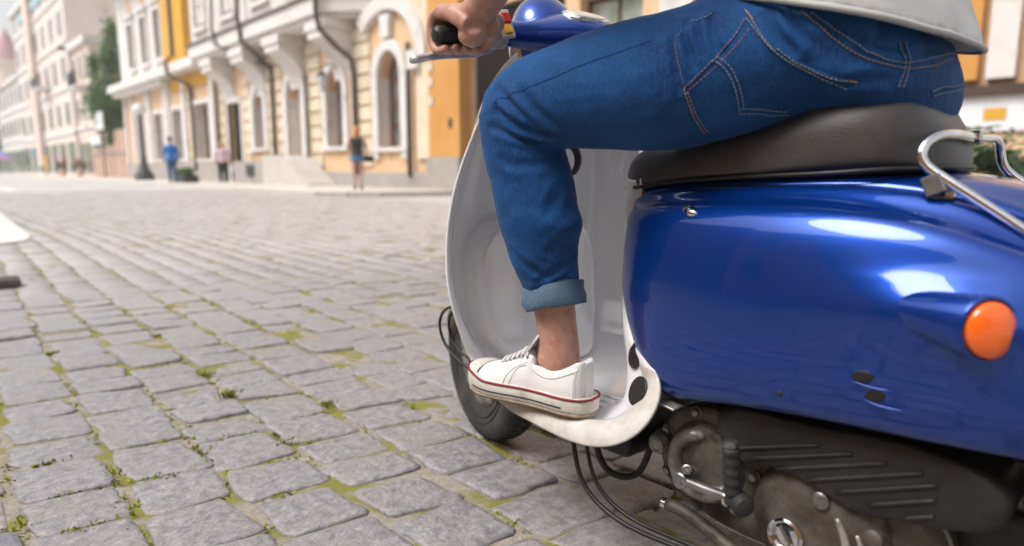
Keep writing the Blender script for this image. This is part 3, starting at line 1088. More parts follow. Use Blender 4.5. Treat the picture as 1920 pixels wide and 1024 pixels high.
tree('distant_tree', 'small light green tree by the parked car far away', (9.2, 112, 0), 2.6, (9.2, 112, 2.3), (1.2, 1.5, 1.0), 2000, .2, 13)
for (lab, x, y, z, mt) in (('blue market umbrella down the street', 8.6, 101, 2.9, material('blue_canvas', (0.12, 0.3, 0.55), (0.1, 0.26, 0.5), scale=3, rough=.8)), ('purple market umbrella down the street', 8.0, 92, 2.2, material('purple_canvas', (0.42, 0.2, 0.45), (0.36, 0.17, 0.4), scale=3, rough=.8))):
    u = thing('umbrella', lab, 'umbrella', (x, y, .1))
    tube('pole', [(x, y, .1), (x, y, z)], .04, M_IRON, u, seg=6)
    lathe('canopy', [(0, 1.3), (.06, 1.28), (.45, .6), (.62, .05)], (x, y, z - .5), (0, 0, 1), mt, u, seg=10)
for (lab, x, y, s, sd) in (('flower pot with red flowers, nearer the hoarding end', 9.9, 60.5, .5, 30), ('flower pot with red flowers farther left, by the shop fronts', 9.7, 66.5, .45, 31)):
    fp = thing('flower_pot', lab, 'flower pot', (x, y, .1))
    lathe('pot', [(0, .22), (.45, .32), (.5, .32), (.48, .28)], (x, y, .1), (0, 0, 1), M_HOARD, fp, seg=12)
    leaf_cloud('leaves', (x, y, .95), (s * .8, s * .8, s * .7), 500, .09, M_LEAF, fp, sd, clumps=10)
    leaf_cloud('flowers', (x, y, 1.2), (s * .8, s * .8, s * .5), 220, .08, material('pink_flowers', (0.6, 0.1, 0.14), (0.5, 0.08, 0.12), scale=8, rough=.7), fp, sd + 5, clumps=10)
ys_ = thing('shop_board', 'upright yellow board standing in front of the tall pale building', 'sign', (9.9, 75.5, .1))
bevel_box('board', (9.85, 75.0, .5), (9.95, 76.2, 2.0), M_YELLOW, ys_, bev=.02)
for dy in (75.1, 76.1):
    tube('leg', [(9.9, dy, .1), (9.9, dy, .6)], .03, M_IRON, ys_, seg=6)

# unseen other side of the street, added to shape the paint's reflections
def opposite(label, y0, y1, h, mt, n):
    b = thing('unseen_facing_building', label, 'building', (-10, (y0 + y1) / 2, 0))
    MB().box(-18, -9.5, y0, y1, 0, h).build('wall', mt, b)
    MB().box(-18, -9.1, y0, y1, h + .002, h + .4).build('cornice', M_TRIM, b)
    w = (y1 - y0) / n
    for fl in range(2):
        for k in range(n):
            yc = y0 + w * (k + .5)
            MB().box(-9.499, -9.42, yc - .55, yc + .55, 1.0 + fl * 3.6, 3.2 + fl * 3.6).build('window', M_PANE, b)
    return b


opposite('unseen ochre building added for the blue paint to mirror, facing the peach building', -16, 8, 7.6, M_ORANGE, 7)
opposite('unseen brick red building added for the paint to mirror, left of the ochre one', 8.2, 24, 8.4, material('brick_red', (0.26, 0.1, 0.07), (0.32, 0.13, 0.09), scale=3, rough=.9), 5)
opposite('unseen grey building added behind the viewer for the paint to mirror', -40, -16.2, 8.0, M_PLINTH, 7)

# faded markings and a loose stone on the street
M_MARK = material('worn_white_marking', (0.62, 0.61, 0.59), (0.7, 0.69, 0.67), scale=5, rough=0.7, dirt=(0.45, 0.43, 0.4), dscale=8, dcut=(.6, .75))
pm = [(.11, 11.33), (.03, 9.6), (-.05, 8.0), (-.08, 7.0), (-.13, 6.45), (-.22, 6.15), (-.4, 6.02), (-1.2, 5.9), (-1.8, 7.5), (-1.6, 10.5), (-.6, 11.6)]
tag(prism('painted_patch', [(x, y, .018) for x, y in pm], (0, 0, -.02), M_MARK), 'pale painted patch on the cobbles at the left edge', 'road marking')
tag(prism('road_line', [(x, y, -.020) for x, y in ((1.6, 24.6), (1.9, 24.6), (2.6, 52), (2.2, 52))], (0, 0, -.008), M_MARK), 'faded pale line along the road at the left, far from the scooter', 'road marking')
stn = bevel_box('loose_stone', (-.80, 3.36, -.005), (-.555, 3.50, .05), material('dark_stone', (0.075, 0.06, 0.055), (0.11, 0.09, 0.08), scale=20, rough=.9, bump=.4, bscale=40), bev=.018, seg=2)
for v in stn.data.vertices:
    v.co += Vector((mnoise.noise(v.co * 17), mnoise.noise(v.co * 21 + Vector((3, 0, 0))), mnoise.noise(v.co * 19 + Vector((0, 5, 0))))) * .012
tag(stn, 'dark flat loose stone lying on the cobbles at the left edge', 'stone')

# ---------------- the hazy air of the street
hz = mesh('haze', [(x, y, z) for x in (-705, 705) for y in (-305, 905) for z in (-4, 60)], [(0, 1, 3, 2), (4, 6, 7, 5), (0, 4, 5, 1), (2, 3, 7, 6), (0, 2, 6, 4), (1, 5, 7, 3)], None, smooth=False)
hm = bpy.data.materials.new('pale_haze')
hm.use_nodes = True
hm.node_tree.nodes.clear()
ho_ = hm.node_tree.nodes.new('ShaderNodeOutputMaterial')
hv_ = hm.node_tree.nodes.new('ShaderNodeVolumePrincipled')
hv_.inputs['Color'].default_value = (0.99, 0.985, 0.98, 1)
hv_.inputs['Density'].default_value = 0.0022
hm.node_tree.links.new(hv_.outputs[0], ho_.inputs['Volume'])
hz.data.materials.append(hm)
tag(hz, 'pale haze in the street air', 'haze', kind='stuff')
# ------------------------------------------------------------------ the scooter
M_BLUE = material('blue_paint', (0.0, 0.042, 0.29), (0.0, 0.036, 0.255), scale=3, rough=0.30, metal=0.55, coat=1.0, coat_rough=0.012, spec=0.2, coat_ior=1.47,
                  dirt=(0.004, 0.05, 0.265), dscale=60, dcut=(0.62, 0.85))
M_WHITE = material('white_paint', (0.86, 0.86, 0.885), (0.82, 0.82, 0.845), scale=4, rough=0.25, coat=0.8, coat_rough=0.06,
                   dirt=(0.5, 0.46, 0.4), dscale=26, dcut=(0.68, 0.82))
M_SCUFF = material('scuffed_white_edge', (0.62, 0.6, 0.58), (0.42, 0.37, 0.31), scale=22, rough=0.55, contrast=(0.42, 0.75), bump=0.15, bscale=60,
                   dirt=(0.2, 0.15, 0.1), dscale=45, dcut=(0.64, 0.78))
M_SEAT = material('dark_leather', (0.040, 0.036, 0.037), (0.058, 0.052, 0.053), scale=9, rough=0.36, rough2=0.48, bump=0.35, bscale=330, bdist=0.002, spec=0.55)
M_CHROME = material('chrome', (0.78, 0.78, 0.8), rough=0.12, metal=1.0, c2=(0.6, 0.6, 0.62), scale=18)
M_ALU = material('worn_aluminium', (0.165, 0.152, 0.137), (0.07, 0.058, 0.048), scale=16, detail=9, rough=0.45, rough2=0.7, metal=0.45, bump=0.4, bscale=55, bdist=0.004,
                 dirt=(0.05, 0.037, 0.026), dscale=24, dcut=(0.5, 0.68))
M_ALU2 = material('cast_aluminium', (0.42, 0.405, 0.385), (0.19, 0.175, 0.155), scale=20, detail=8, rough=0.42, metal=0.5, bump=0.2, bscale=70, bdist=0.003,
                  dirt=(0.08, 0.06, 0.045), dscale=30, dcut=(0.56, 0.7))
M_STEEL = material('dull_steel', (0.3, 0.3, 0.31), (0.16, 0.15, 0.14), scale=30, rough=0.35, metal=0.8)
M_RUBBER = material('black_rubber', (0.014, 0.014, 0.015), (0.024, 0.023, 0.022), scale=20, rough=0.62, bump=0.1, bscale=120)
M_TYRE = material('tyre_rubber', (0.02, 0.02, 0.021), (0.05, 0.047, 0.043), scale=14, rough=0.75, bump=0.2, bscale=90, dirt=(0.09, 0.08, 0.068), dscale=16, dcut=(0.56, 0.8))
M_DARKPL = material('dusty_dark_plastic', (0.009, 0.0085, 0.009), (0.021, 0.019, 0.019), scale=12, rough=0.55, bump=0.2, bscale=70, dirt=(0.034, 0.029, 0.025), dscale=14)
M_BLACK = material('black_plastic', (0.008, 0.008, 0.009), (0.014, 0.013, 0.013), scale=10, rough=0.45)
M_RED = material('red_switch', (0.62, 0.02, 0.01), (0.5, 0.015, 0.01), scale=60, rough=0.35)
M_YEL = material('yellow_switch', (0.72, 0.4, 0.02), (0.6, 0.3, 0.015), scale=60, rough=0.4)
M_LEVER = material('satin_lever', (0.6, 0.59, 0.6), (0.5, 0.49, 0.5), scale=30, rough=0.35, metal=0.35)
M_SWITCH = material('switch_grey', (0.6, 0.6, 0.6), (0.45, 0.44, 0.43), scale=40, rough=0.4, metal=0.3)


def lens_material(name, col, rough=0.12):
    m = bpy.data.materials.new(name)
    m.use_nodes = True
    nt = m.node_tree
    b = nt.nodes['Principled BSDF']
    b.inputs['Base Color'].default_value = (*col, 1)
    b.inputs['Roughness'].default_value = rough
    b.inputs['Subsurface Weight'].default_value = 0.6
    b.inputs['Subsurface Radius'].default_value = (0.02, 0.008, 0.002)
    b.inputs['Subsurface Scale'].default_value = 0.5
    b.inputs['Coat Weight'].default_value = 0.7
    n, l = nt.nodes, nt.links
    tc = n.new('ShaderNodeTexCoord')
    wv = n.new('ShaderNodeTexWave')
    wv.bands_direction = 'Z'
    wv.inputs['Scale'].default_value = 55
    wv.inputs['Distortion'].default_value = 0.6
    l.new(tc.outputs['Object'], wv.inputs['Vector'])
    bp = n.new('ShaderNodeBump')
    bp.inputs['Strength'].default_value = 0.10
    bp.inputs['Distance'].default_value = 0.002
    l.new(wv.outputs['Fac'], bp.inputs['Height'])
    l.new(bp.outputs['Normal'], b.inputs['Normal'])
    return m


M_AMBER = lens_material('amber_lens', (0.95, 0.16, 0.01))
M_REDLENS = lens_material('red_lens', (0.6, 0.02, 0.015))


def glass_material(name, tint=(0.9, 0.92, 0.92)):
    m = bpy.data.materials.new(name)
    m.use_nodes = True
    b = m.node_tree.nodes['Principled BSDF']
    b.inputs['Base Color'].default_value = (*tint, 1)
    b.inputs['Roughness'].default_value = 0.03
    b.inputs['Transmission Weight'].default_value = 0.9
    b.inputs['IOR'].default_value = 1.3
    return m


M_GLASS = glass_material('clear_glass')

scooter = thing('motor_scooter', 'glossy blue motor scooter with white leg shield and dark saddle', 'scooter', (0, -0.62, 0))


# --- leg shield, floor and rear riser: one swept white panel
def build_shield():
    # edge (x, y, z), rim vector (x, y, z: from the outer lip to the inner edge), middle, centre
    st = [
        # ex,    ey,    ez,    rx,    ry,   rz,     mx,    my,    mz,    cy,    cz
        (-.165, -.262, .862, .010, .006, -.008, -.110, -.215, .862, -.200, .862),
        (-.212, -.257, .812, .012, .008, -.002, -.130, -.190, .812, -.180, .812),
        (-.238, -.247, .748, .012, .009, .000, -.140, -.165, .748, -.160, .748),
        (-.264, -.227, .667, .012, .009, .000, -.150, -.145, .667, -.140, .667),
        (-.281, -.212, .590, .012, .009, .000, -.155, -.130, .590, -.125, .590),
        (-.287, -.202, .501, .012, .009, .000, -.160, -.118, .501, -.112, .501),
        (-.282, -.205, .411, .012, .009, .002, -.160, -.118, .411, -.112, .411),
        (-.260, -.203, .346, .014, .008, .005, -.160, -.125, .350, -.118, .350),
        (-.230, -.195, .285, .016, .005, .012, -.150, -.145, .295, -.135, .300),
        (-.226, -.256, .227, .016, .000, .022, -.150, -.195, .255, -.185, .255),
        (-.249, -.392, .211, .014, -.005, .026, -.150, -.330, .237, -.330, .237),
        (-.251, -.472, .206, .014, -.005, .028, -.150, -.420, .234, -.420, .234),
        (-.245, -.547, .214, .014, .004, .029, -.150, -.480, .236, -.480, .236),
        (-.236, -.600, .245, .014, .022, .020, -.150, -.512, .257, -.480, .250),
        (-.222, -.624, .283, .012, .030, .004, -.150, -.522, .292, -.470, .290),
        (-.202, -.622, .320, .010, .028, -.008, -.148, -.520, .328, -.455, .330),
        (-.182, -.582, .360, .006, .018, -.012, -.146, -.512, .366, -.440, .370),
        (-.152, -.538, .392, .002, .004, -.002, -.136, -.500, .402, -.434, .408),
        (-.116, -.512, .470, .002, .003, .000, -.108, -.480, .470, -.422, .470),
        (-.104, -.506, .560, .002, .003, .000, -.095, -.472, .560, -.416, .560),
        (-.098, -.500, .634, .002, .003, .000, -.088, -.466, .634, -.412, .634),
    ]
    ctrl = []
    for ex, ey, ez, rx, ry, rz, mx, my, mz, cy, cz in st:
        E = np.array([ex, ey, ez])
        I = E + np.array([rx, ry, rz])
        Mm = np.array([mx, my, mz])
        Cc = np.array([0, cy, cz])
        q1 = I * 0.62 + Mm * 0.38 + (np.array([0, 0.018, 0]) if ez > 0.3 and ey > -.3 else np.array([0, 0, -.002]))
        row = [E, E * .5 + I * .5 + np.array([-.003, -.002, 0.001]), I, q1, Mm, Mm * .5 + Cc * .5, Cc]
        ctrl.append(row)
    c = np.array(ctrl)
    c2 = c.copy()
    for i, (ex, ey, ez) in {6: (-.287, -.211, .411), 7: (-.283, -.226, .350), 8: (-.275, -.248, .296), 9: (-.264, -.300, .240)}.items():
        sh_ = np.array([ex, ey, ez]) - c[i, 0]      # the right-hand edge flares more than the worn left one
        for k_, f_ in ((0, 1), (1, 1), (2, 1), (3, .6)):
            c2[i, k_] = c[i, k_] + sh_ * f_
    mir = c2[:, ::-1][:, 1:].copy()
    mir[..., 0] *= -1
    full = np.concatenate([c, mir], axis=1)
    M, N = 190, 145
    # interpolate across with a monotone blend so that the lip stays crisp
    a = np.stack([spline(full[i], N) for i in range(len(st))])
    s = np.stack([spline(a[:, j], M) for j in range(N)], axis=1)
    # wheel-house bulge and steering column towards the rider
    x, y, z = s[..., 0], s[..., 1], s[..., 2]
    sh = (y > -0.3) & (z > 0.22)
    e = (np.abs(x) / 0.185) ** 3 + (np.abs(z - 0.40) / 0.165) ** 3
    b1 = np.clip((1.0 - e) / 0.22, 0, 1)
    b1 = b1 * b1 * (3 - 2 * b1)
    e2 = np.clip(1 - np.abs(x) / 0.075, 0, 1)
    b2 = e2 * e2 * (3 - 2 * e2) * np.clip((z - 0.5) / 0.1, 0, 1)
    s[..., 1] -= np.where(sh, 0.050 * b1 + 0.035 * b2, 0)
    o = mesh('leg_shield', s.reshape(-1, 3), gridfaces(M, N), [M_WHITE, M_SCUFF], scooter)
    # scuffed outer rim along the floor
    for p in o.data.polygons:
        i, j = divmod(p.vertices[0], N)
        if (j < 13 and 83 < i < 146) or (j > N - 16 and 100 < i < 130):
            p.material_index = 1
    md = o.modifiers.new('thickness', 'SOLIDIFY')
    md.thickness = 0.005
    md.offset = 0.0
    return o


shield = build_shield()
# ribs let into the floor, and the two oval openings in the riser
for k, xx in enumerate((-.2, -.175, -.15, -.125, -.1)):
    bevel_box('floor_rib', (xx - .004, -.475, .2355), (xx + .004, -.33, .2405), M_WHITE, shield, bev=.0015)


def oval(name, c, nrm, up, a, b, mat, parent, depth=0.004, seg=28, dome=0.0, rim=None):
    n_ = Vector(nrm).normalized()
    u_ = (Vector(up) - n_ * Vector(up).dot(n_)).normalized()
    r_ = u_.cross(n_)
    rings = []
    for (s, h) in ((1.0, -depth), (1.0, 0.0), (0.9, dome * 0.35 + 0.0006), (0.6, dome * .75 + 0.0008), (0.25, dome + .0008)):
        rings.append([tuple(Vector(c) + r_ * (math.cos(t) * a * s) + u_ * (math.sin(t) * b * s) + n_ * h) for t in np.linspace(0, 2 * np.pi, seg, endpoint=False)])
    return loft(name, rings, mat, parent)


oval('drain_opening', (-.1705, -.548, .350), (-.86, .42, .12), (-.3, -.35, 1), .0185, .0225, M_BLACK, shield)
oval('drain_opening', (-.1925, -.572, .301), (-.82, .40, .36), (-.25, -.3, 1), .024, .0245, M_BLACK, shield)
# bag hook on the inner shield
tube('bag_hook', [(.075, -.150, .700), (.078, -.19, .696), (.08, -.198, .68), (.08, -.196, .655), (.078, -.184, .642), (.074, -.172, .646)], [.006, .007, .0085, .0085, .007, .005], M_BLACK, scooter, seg=10, n=20)


# --- body deck and side cowls
YS = np.array([-.483, -.492, -.51, -.545, -.60, -.68, -.78, -.88, -.97, -1.06, -1.16, -1.28, -1.38, -1.44])
W_ = [.118, .134, .152, .176, .198, .216, .228, .232, .230, .220, .200, .160, .105, .045]
ZG = [.592, .600, .607, .613, .619, .624, .629, .628, .614, .584, .545, .490, .445, .42]
XG = [.094, .100, .108, .116, .123, .129, .131, .130, .126, .118, .103, .078, .048, .02]
ZB = [.44, .42, .385, .345, .305, .312, .330, .341, .346, .350, .358, .375, .395, .41]
SH = [.045, .05, .06, .064, .062, .058, .056, .058, .064, .07, .07, .06, .04, .02]   # depth of the shoulder
VAL = [0, 0, .001, .003, .004, .005, .006, .010, .013, .013, .011, .006, .002, 0]


def build_cowl(sign):
    ctrl = []
    for y, w, zg, xg, zb, sh, va in zip(YS, W_, ZG, XG, ZB, SH, VAL):
        d = w - xg
        zs = zg - sh
        row = [(xg - .010, zg - .020), (xg - .002, zg - .006), (xg + .004, zg - .0015), (xg + .28 * d, zg - .011 - va), (xg + .56 * d, zg - .024 - va * .3), (xg + .80 * d, zs),
               (xg + .955 * d, zs - .26 * (zs - zb)), (w, zs - .5 * (zs - zb)), (w - .002, zs - .74 * (zs - zb)), (w - .010, zb + .022), (w - .022, zb + .002), (w - .04, zb - .002)]
        ctrl.append([(sign * x, y + (0.006 if i in (0, 11) else 0), z) for i, (x, z) in enumerate(row)])
    M, N = 150, 90
    s = gridsurf(ctrl, M, N)
    # swelling in front of the indicator
    y, z = s[..., 1], s[..., 2]
    g = np.exp(-((z - .492) / .036) ** 2) * np.clip((-.80 - y) / .2, 0, 1) ** 1.5 * np.clip((y + 1.14) / .1, 0, 1)
    low = np.clip((.56 - z) / .03, 0, 1)
    s[..., 0] += sign * 0.017 * g * low
    return s, mesh('side_cowl', s.reshape(-1, 3), gridfaces(M, N, flip=(sign > 0)), M_BLUE, scooter)


SURF_L, cowl_l = build_cowl(-1)
SURF_R, cowl_r = build_cowl(1)
for o in (cowl_l, cowl_r):
    fixn(o)
    md = o.modifiers.new('thickness', 'SOLIDIFY')
    md.thickness = 0.003
    md.offset = -1


def build_deck():
    zt = [.615, .622, .628, .633, .637, .641, .646, .650, .641, .615, .575, .515, .465, .435]
    ctrl = []
    for y, zg, xg, t in zip(YS, ZG, XG, zt):
        half = [(-xg + .006, zg - .030), (-xg + .001, zg - .008), (-xg + .003, zg + .004), (-xg + .018, zg + .012), (-.55 * xg, t - .003), (0, t)]
        mir = [(-x, z) for x, z in half[::-1][1:]]
        ctrl.append([(x, y - .002, z) for x, z in half + mir])
    s = gridsurf(ctrl, 120, 61)
    return mesh('body_deck', s.reshape(-1, 3), gridfaces(120, 61), M_BLUE, scooter)


deck = fixn(build_deck())
# front panel under the saddle and the dark inside of the body
inner = bevel_box('inner_frame', (-.085, -1.30, .30), (.085, -.50, .56), M_BLACK, scooter, bev=.03, seg=3)


def on_cowl(y, z):
    """point and normal of the left cowl"""
    s = SURF_L
    d = (s[..., 1] - y) ** 2 + (s[..., 2] - z) ** 2 + np.where(s[..., 0] > -.09, 1, 0)
    i, j = np.unravel_index(np.argmin(d), d.shape)
    i, j = min(max(i, 1), s.shape[0] - 2), min(max(j, 1), s.shape[1] - 2)
    n_ = np.cross(s[i + 1, j] - s[i - 1, j], s[i, j + 1] - s[i, j - 1])
    n_ /= np.linalg.norm(n_)
    if n_[0] > 0:
        n_ = -n_
    return Vector(s[i, j]), Vector(n_)


for (yy, zz, a, b) in ((-.912, .414, .012, .0075), (-.925, .394, .011, .007)):
    p, nn = on_cowl(yy, zz)
    oval('vent_slot', p + nn * .0008, nn, (0, 0.25, 1), a, b, M_BLACK, cowl_l, depth=.003)
    tube('vent_lip', [p + nn * .001 + Vector((0, .012, -.0065)), p + nn * .0026 + Vector((0, -.004, -.009)), p + nn * .0015 + Vector((0, -.032, -.0085))], [.0006, .0014, .0004], M_BLUE, cowl_l, seg=8, n=12)
p, nn = on_cowl(-.812, .368)
oval('screw_hole', p + nn * .0006, nn, (0, 0, 1), .0045, .0045, M_BLACK, cowl_l, depth=.002, seg=14)
p, nn = on_cowl(-.648, .590)
lk = oval('seat_lock', p + nn * .001, nn, (.2, .9, .35), .0085, .0155, M_CHROME, scooter, depth=.004, dome=.004)
oval('key_slot', p + nn * .0052, nn, (.2, .9, .35), .0025, .005, M_STEEL, lk, depth=.001, dome=.0006)

# rear indicator in its pod, left and right
for sg in (-1, 1):
    ax = np.array([sg * .233, -1.026, .490])
    nrm = np.array([sg * .66, -.75, .06])
    nrm /= np.linalg.norm(nrm)
    path = spline([(sg * .190, -.875, .496), (sg * .208, -.925, .496), (sg * .222, -.970, .494), ax + nrm * .004], 26)
    tt = np.linspace(0, 1, 26)
    rad = .004 + .0285 * np.sqrt(np.clip(tt, 0, 1)) ** 1.25
    rings = []
    for i, pth in enumerate(path):
        d = np.array([sg * .15, -1, 0]) * (1 - tt[i]) + nrm * tt[i]
        d /= np.linalg.norm(d)
        u = np.array([0, 0, 1.0]) - d * d[2]
        u /= np.linalg.norm(u)
        r_ = np.cross(d, u)
        th = np.linspace(0, 2 * np.pi, 36, endpoint=False)
        rings.append(pth + rad[i] * (np.cos(th)[:, None] * r_ * 0.96 + np.sin(th)[:, None] * u * 1.08))
    last = rings[-1]
    cen = last.mean(axis=0)
    rings.append(cen + (last - cen) * .95 + nrm * .003)
    rings.append(cen + (last - cen) * .87 + nrm * .001)
    rings.append(cen + (last - cen) * .80 - nrm * .012)
    pod = loft('indicator_pod', rings, M_BLUE, scooter)
    lens = oval('indicator_lens', Vector(cen + nrm * .0045), nrm, (0, 0, 1), .0255, .0290, M_AMBER, scooter, depth=.018, dome=.0065, seg=40)
    lens['label'] = 'orange domed indicator lens'

# --- saddle
def build_seat():
    rows = [(-.428, .020, .613, .640), (-.434, .044, .612, .655), (-.446, .066, .612, .672), (-.475, .090, .613, .688), (-.53, .109, .618, .698), (-.60, .127, .626, .704),
            (-.70, .141, .633, .718), (-.78, .147, .637, .742), (-.835, .145, .640, .757), (-.872, .135, .643, .757), (-.902, .114, .645, .742), (-.923, .086, .646, .712), (-.936, .056, .647, .686), (-.942, .026, .647, .664)]
    r = np.array(rows)
    ys = np.concatenate([np.linspace(-.428, -.48, 14), np.linspace(-.485, -.885, 40), np.linspace(-.89, -.942, 16)])
    hw, zb, zt = (prof(ys, list(zip(r[:, 0], r[:, k]))) for k in (1, 2, 3))
    th = np.linspace(0, 2 * np.pi, 64, endpoint=False)
    rings = []
    for y, w, b, t in zip(ys, hw, zb, zt):
        ct, st = np.cos(th), np.sin(th)
        x = w * np.sign(ct) * np.abs(ct) ** 0.55
        h = t - b
        zz = np.where(st >= 0, b + .28 * h + .72 * h * np.abs(st) ** 0.68, b + .28 * h - .28 * h * np.abs(st) ** .5)
        # soft dent where the rider sits, a pinch before the rear lump
        rings.append(np.stack([x, np.full_like(x, y), zz], axis=1))
    rings = np.array(rings)
    # a few pulled creases
    for i in range(rings.shape[0]):
        for j in range(rings.shape[1]):
            x, y, z = rings[i, j]
            k = mnoise.noise(Vector((x * 9, y * 14, z * 9)))
            rings[i, j, 2] += .0022 * k
            rings[i, j, 0] *= 1 + .012 * mnoise.noise(Vector((y * 18, z * 16, 4)))
    o = loft('saddle', rings, M_SEAT, scooter)
    piping = []
    for t in np.linspace(0, 2 * np.pi, 90):
        pass
    base = [(sx * w, y, b + .006) for sx in (-1,) for y, w, b in zip(ys[::3], hw[::3] * 1.0, zb[::3])]
    base += [(-q[0], q[1], q[2]) for q in base[::-1]]
    tube('saddle_piping', base, .0035, M_BLACK, o, seg=6, n=120)
    return o


seat = build_seat()

# --- chrome grab rail
rail_pts = [(-.135, -1.150, .500), (-.14, -1.085, .546), (-.14, -1.032, .585), (-.14, -.986, .617), (-.14, -.945, .645), (-.139, -.931, .657), (-.137, -.926, .668), (-.131, -.928, .680), (-.118, -.933, .688), (-.10, -.936, .691),
            (0, -.941, .6925), (.10, -.945, .693), (.120, -.947, .692), (.131, -.949, .685), (.136, -.951, .672), (.138, -.954, .658), (.140, -.962, .646), (.14, -.981, .631), (.14, -1.03, .594), (.138, -1.12, .53), (.135, -1.17, .49)]
rail = tube('grab_rail', rail_pts, .0060, M_CHROME, scooter, seg=14, n=110)
for (x, y, z) in ((-.137, -.944, .642), (.137, -.962, .637)):
    br = bevel_box('rail_bracket', (x - .011, y - .011, z - .022), (x + .011, y + .011, z + .002), M_STEEL if x < 0 else M_BLACK, scooter, bev=.002, rot=Matrix.Rotation(RAD(-24), 3, 'X'))
    bevel_box('bracket_foot', (x - .002, y - .020, z - .026), (x + .018, y + .006, z - .0225), M_STEEL, br, bev=.001)
    lathe('rail_bolt', [(0, .007), (.005, .007), (.006, .0055), (.009, .005), (.0095, .002)], (x - .015 if x > 0 else x + .004, y - .014, z - .0225), (0, 0, 1), M_CHROME, br, seg=12)
bevel_box('rail_joint', (.018, -.9515, .6855), (.028, -.936, .7005), M_CHROME, rail, bev=.003)


# --- wheels
def wheel(c, steer, name):
    rot = Matrix.Rotation(steer, 3, 'Z')
    ax = rot @ Vector((1, 0, 0))
    R, w = .205, .046
    prf = [(-.030, .118), (-.036, .130), (-.043, .150), (-w, .168), (-.0445, .182), (-.038, .194), (-.028, .2012), (-.012, .2045), (0, R), (.012, .2045), (.028, .2012), (.038, .194), (.0445, .182), (w, .168), (.043, .150), (.036, .130), (.030, .118)]
    ty = loft('tyre', lathe_rings(prf, c, ax, 64), M_TYRE, scooter, caps=(False, False))
    for s in (-1, 1):   # moulded rings on the sidewall
        for rr, xx in ((.146, .0430), (.160, .0458)):
            th = np.linspace(0, 2 * np.pi, 60, endpoint=False)
            ring = [Vector(c) + rot @ Vector((s * xx, rr * math.cos(t), rr * math.sin(t))) for t in th]
            ring.append(ring[0])
            tube('sidewall_ring', [tuple(q) for q in ring], .0017, M_TYRE, ty, seg=6)
    # tread blocks
    bm_v, bm_f = [], []
    for k in range(56):
        a = 2 * math.pi * k / 56
        for s in (-1, 1):
            a2 = a + (0.5 * 2 * math.pi / 56 if s > 0 else 0)
            for (x0, x1) in ((.004, .017), (.020, .033)):
                b0 = len(bm_v)
                for da, xx, dr in ((-.022, x0, 0), (.022, x0, 0), (.016, x1, 0), (-.028, x1, 0)):
                    base = np.interp(abs(xx), [0, .012, .028, .038], [.205, .2045, .2012, .194])
                    for h in (-.002, .0028):
                        q = Vector(c) + rot @ Vector((s * xx, (base + h) * math.cos(a2 + da), (base + h) * math.sin(a2 + da)))
                        bm_v.append(tuple(q))
                for q in ((1, 3, 5, 7), (0, 2, 3, 1), (2, 4, 5, 3), (4, 6, 7, 5), (6, 0, 1, 7)):
                    bm_f.append(tuple(b0 + i for i in q))
    tr = mesh('tread_blocks', bm_v, bm_f, M_TYRE, ty, smooth=False)
    tr['kind'] = 'stuff'
    rimp = [(-.034, .122), (-.034, .112), (-.022, .108), (-.018, .090), (-.026, .070), (-.034, .045), (-.045, .042), (-.046, .015), (.046, .015), (.045, .042), (.034, .045), (.026, .07), (.018, .09), (.022, .108), (.034, .112), (.034, .122)]
    lathe('rim', rimp, c, ax, M_ALU2, scooter, seg=48)


wheel((0.0, 0.0, .205), RAD(-17), 'front')
wheel((0.0, -1.25, .205), 0, 'rear')


# front fork, mudguard, front apron
tube('fork_leg', [(-.062, -.012, .20), (-.066, -.05, .32), (-.066, -.09, .44)], .016, M_ALU, scooter, seg=14, n=10)
tube('fork_leg', [(.062, .012, .20), (.066, -.03, .32), (.066, -.07, .44)], .016, M_ALU, scooter, seg=14, n=10)
lathe('brake_caliper', [(-.02, .02), (-.02, .034), (.012, .034), (.02, .02)], (-.07, .02, .30), (1, .25, 0), M_ALU, scooter, seg=18)
lathe('banjo_bolt', [(0, .010), (.012, .010), (.016, .006)], (-.088, .02, .325), (-1, 0, .2), M_STEEL, scooter, seg=12)


# the painted outer face of the shield, ahead of the wheel-house
ctrl = []
for z, w, ye, yc in ((.865, .15, -.245, -.12), (.81, .195, -.232, -.085), (.72, .232, -.218, -.06), (.62, .262, -.200, -.045), (.52, .272, -.185, -.035), (.46, .272, -.182, -.03)):
    row = []
    for t in np.linspace(-1, 1, 9):
        row.append((t * w, ye + (yc - ye) * (1 - abs(t) ** 2.2), z))
    ctrl.append(row)
s = gridsurf(ctrl, 36, 41)
fixn(mesh('front_apron', s.reshape(-1, 3), gridfaces(36, 41), M_BLUE, scooter))

# --- handlebar head
th = np.linspace(0, 2 * np.pi, 40, endpoint=False)
BA = np.array([-.183, -.229, .899])
BC = np.array([.0, -.262, .930])
BE = np.array([.168, -.300, .905])
hr = []
for t in np.linspace(0, 1, 46):
    k = abs(t - .5) * 2
    c = BA + (BC - BA) * (t * 2) if t < .5 else BC + (BE - BC) * (t * 2 - 1)
    bulge = math.exp(-(k / .52) ** 2.4)
    c = np.array([c[0], BA[1] + (BE[1] - BA[1]) * t - .006 * bulge + .012 * bulge, .899 + .010 * bulge])
    ry, rz = .0225 + .078 * bulge, .0225 + .022 * bulge
    fwd = np.array([.22, .975, 0])
    # section leans so that the instrument faces back to the rider
    up = np.array([0, -.35 * bulge, 1.0])
    up /= np.linalg.norm(up)
    sgn = np.sign(np.sin(th)) * np.abs(np.sin(th)) ** .9
    hr.append(c + np.cos(th)[:, None] * ry * np.array([-.22, .95, .25 * bulge]) + sgn[:, None] * rz * up)
head = loft('handlebar_head', hr, M_BLUE, scooter)
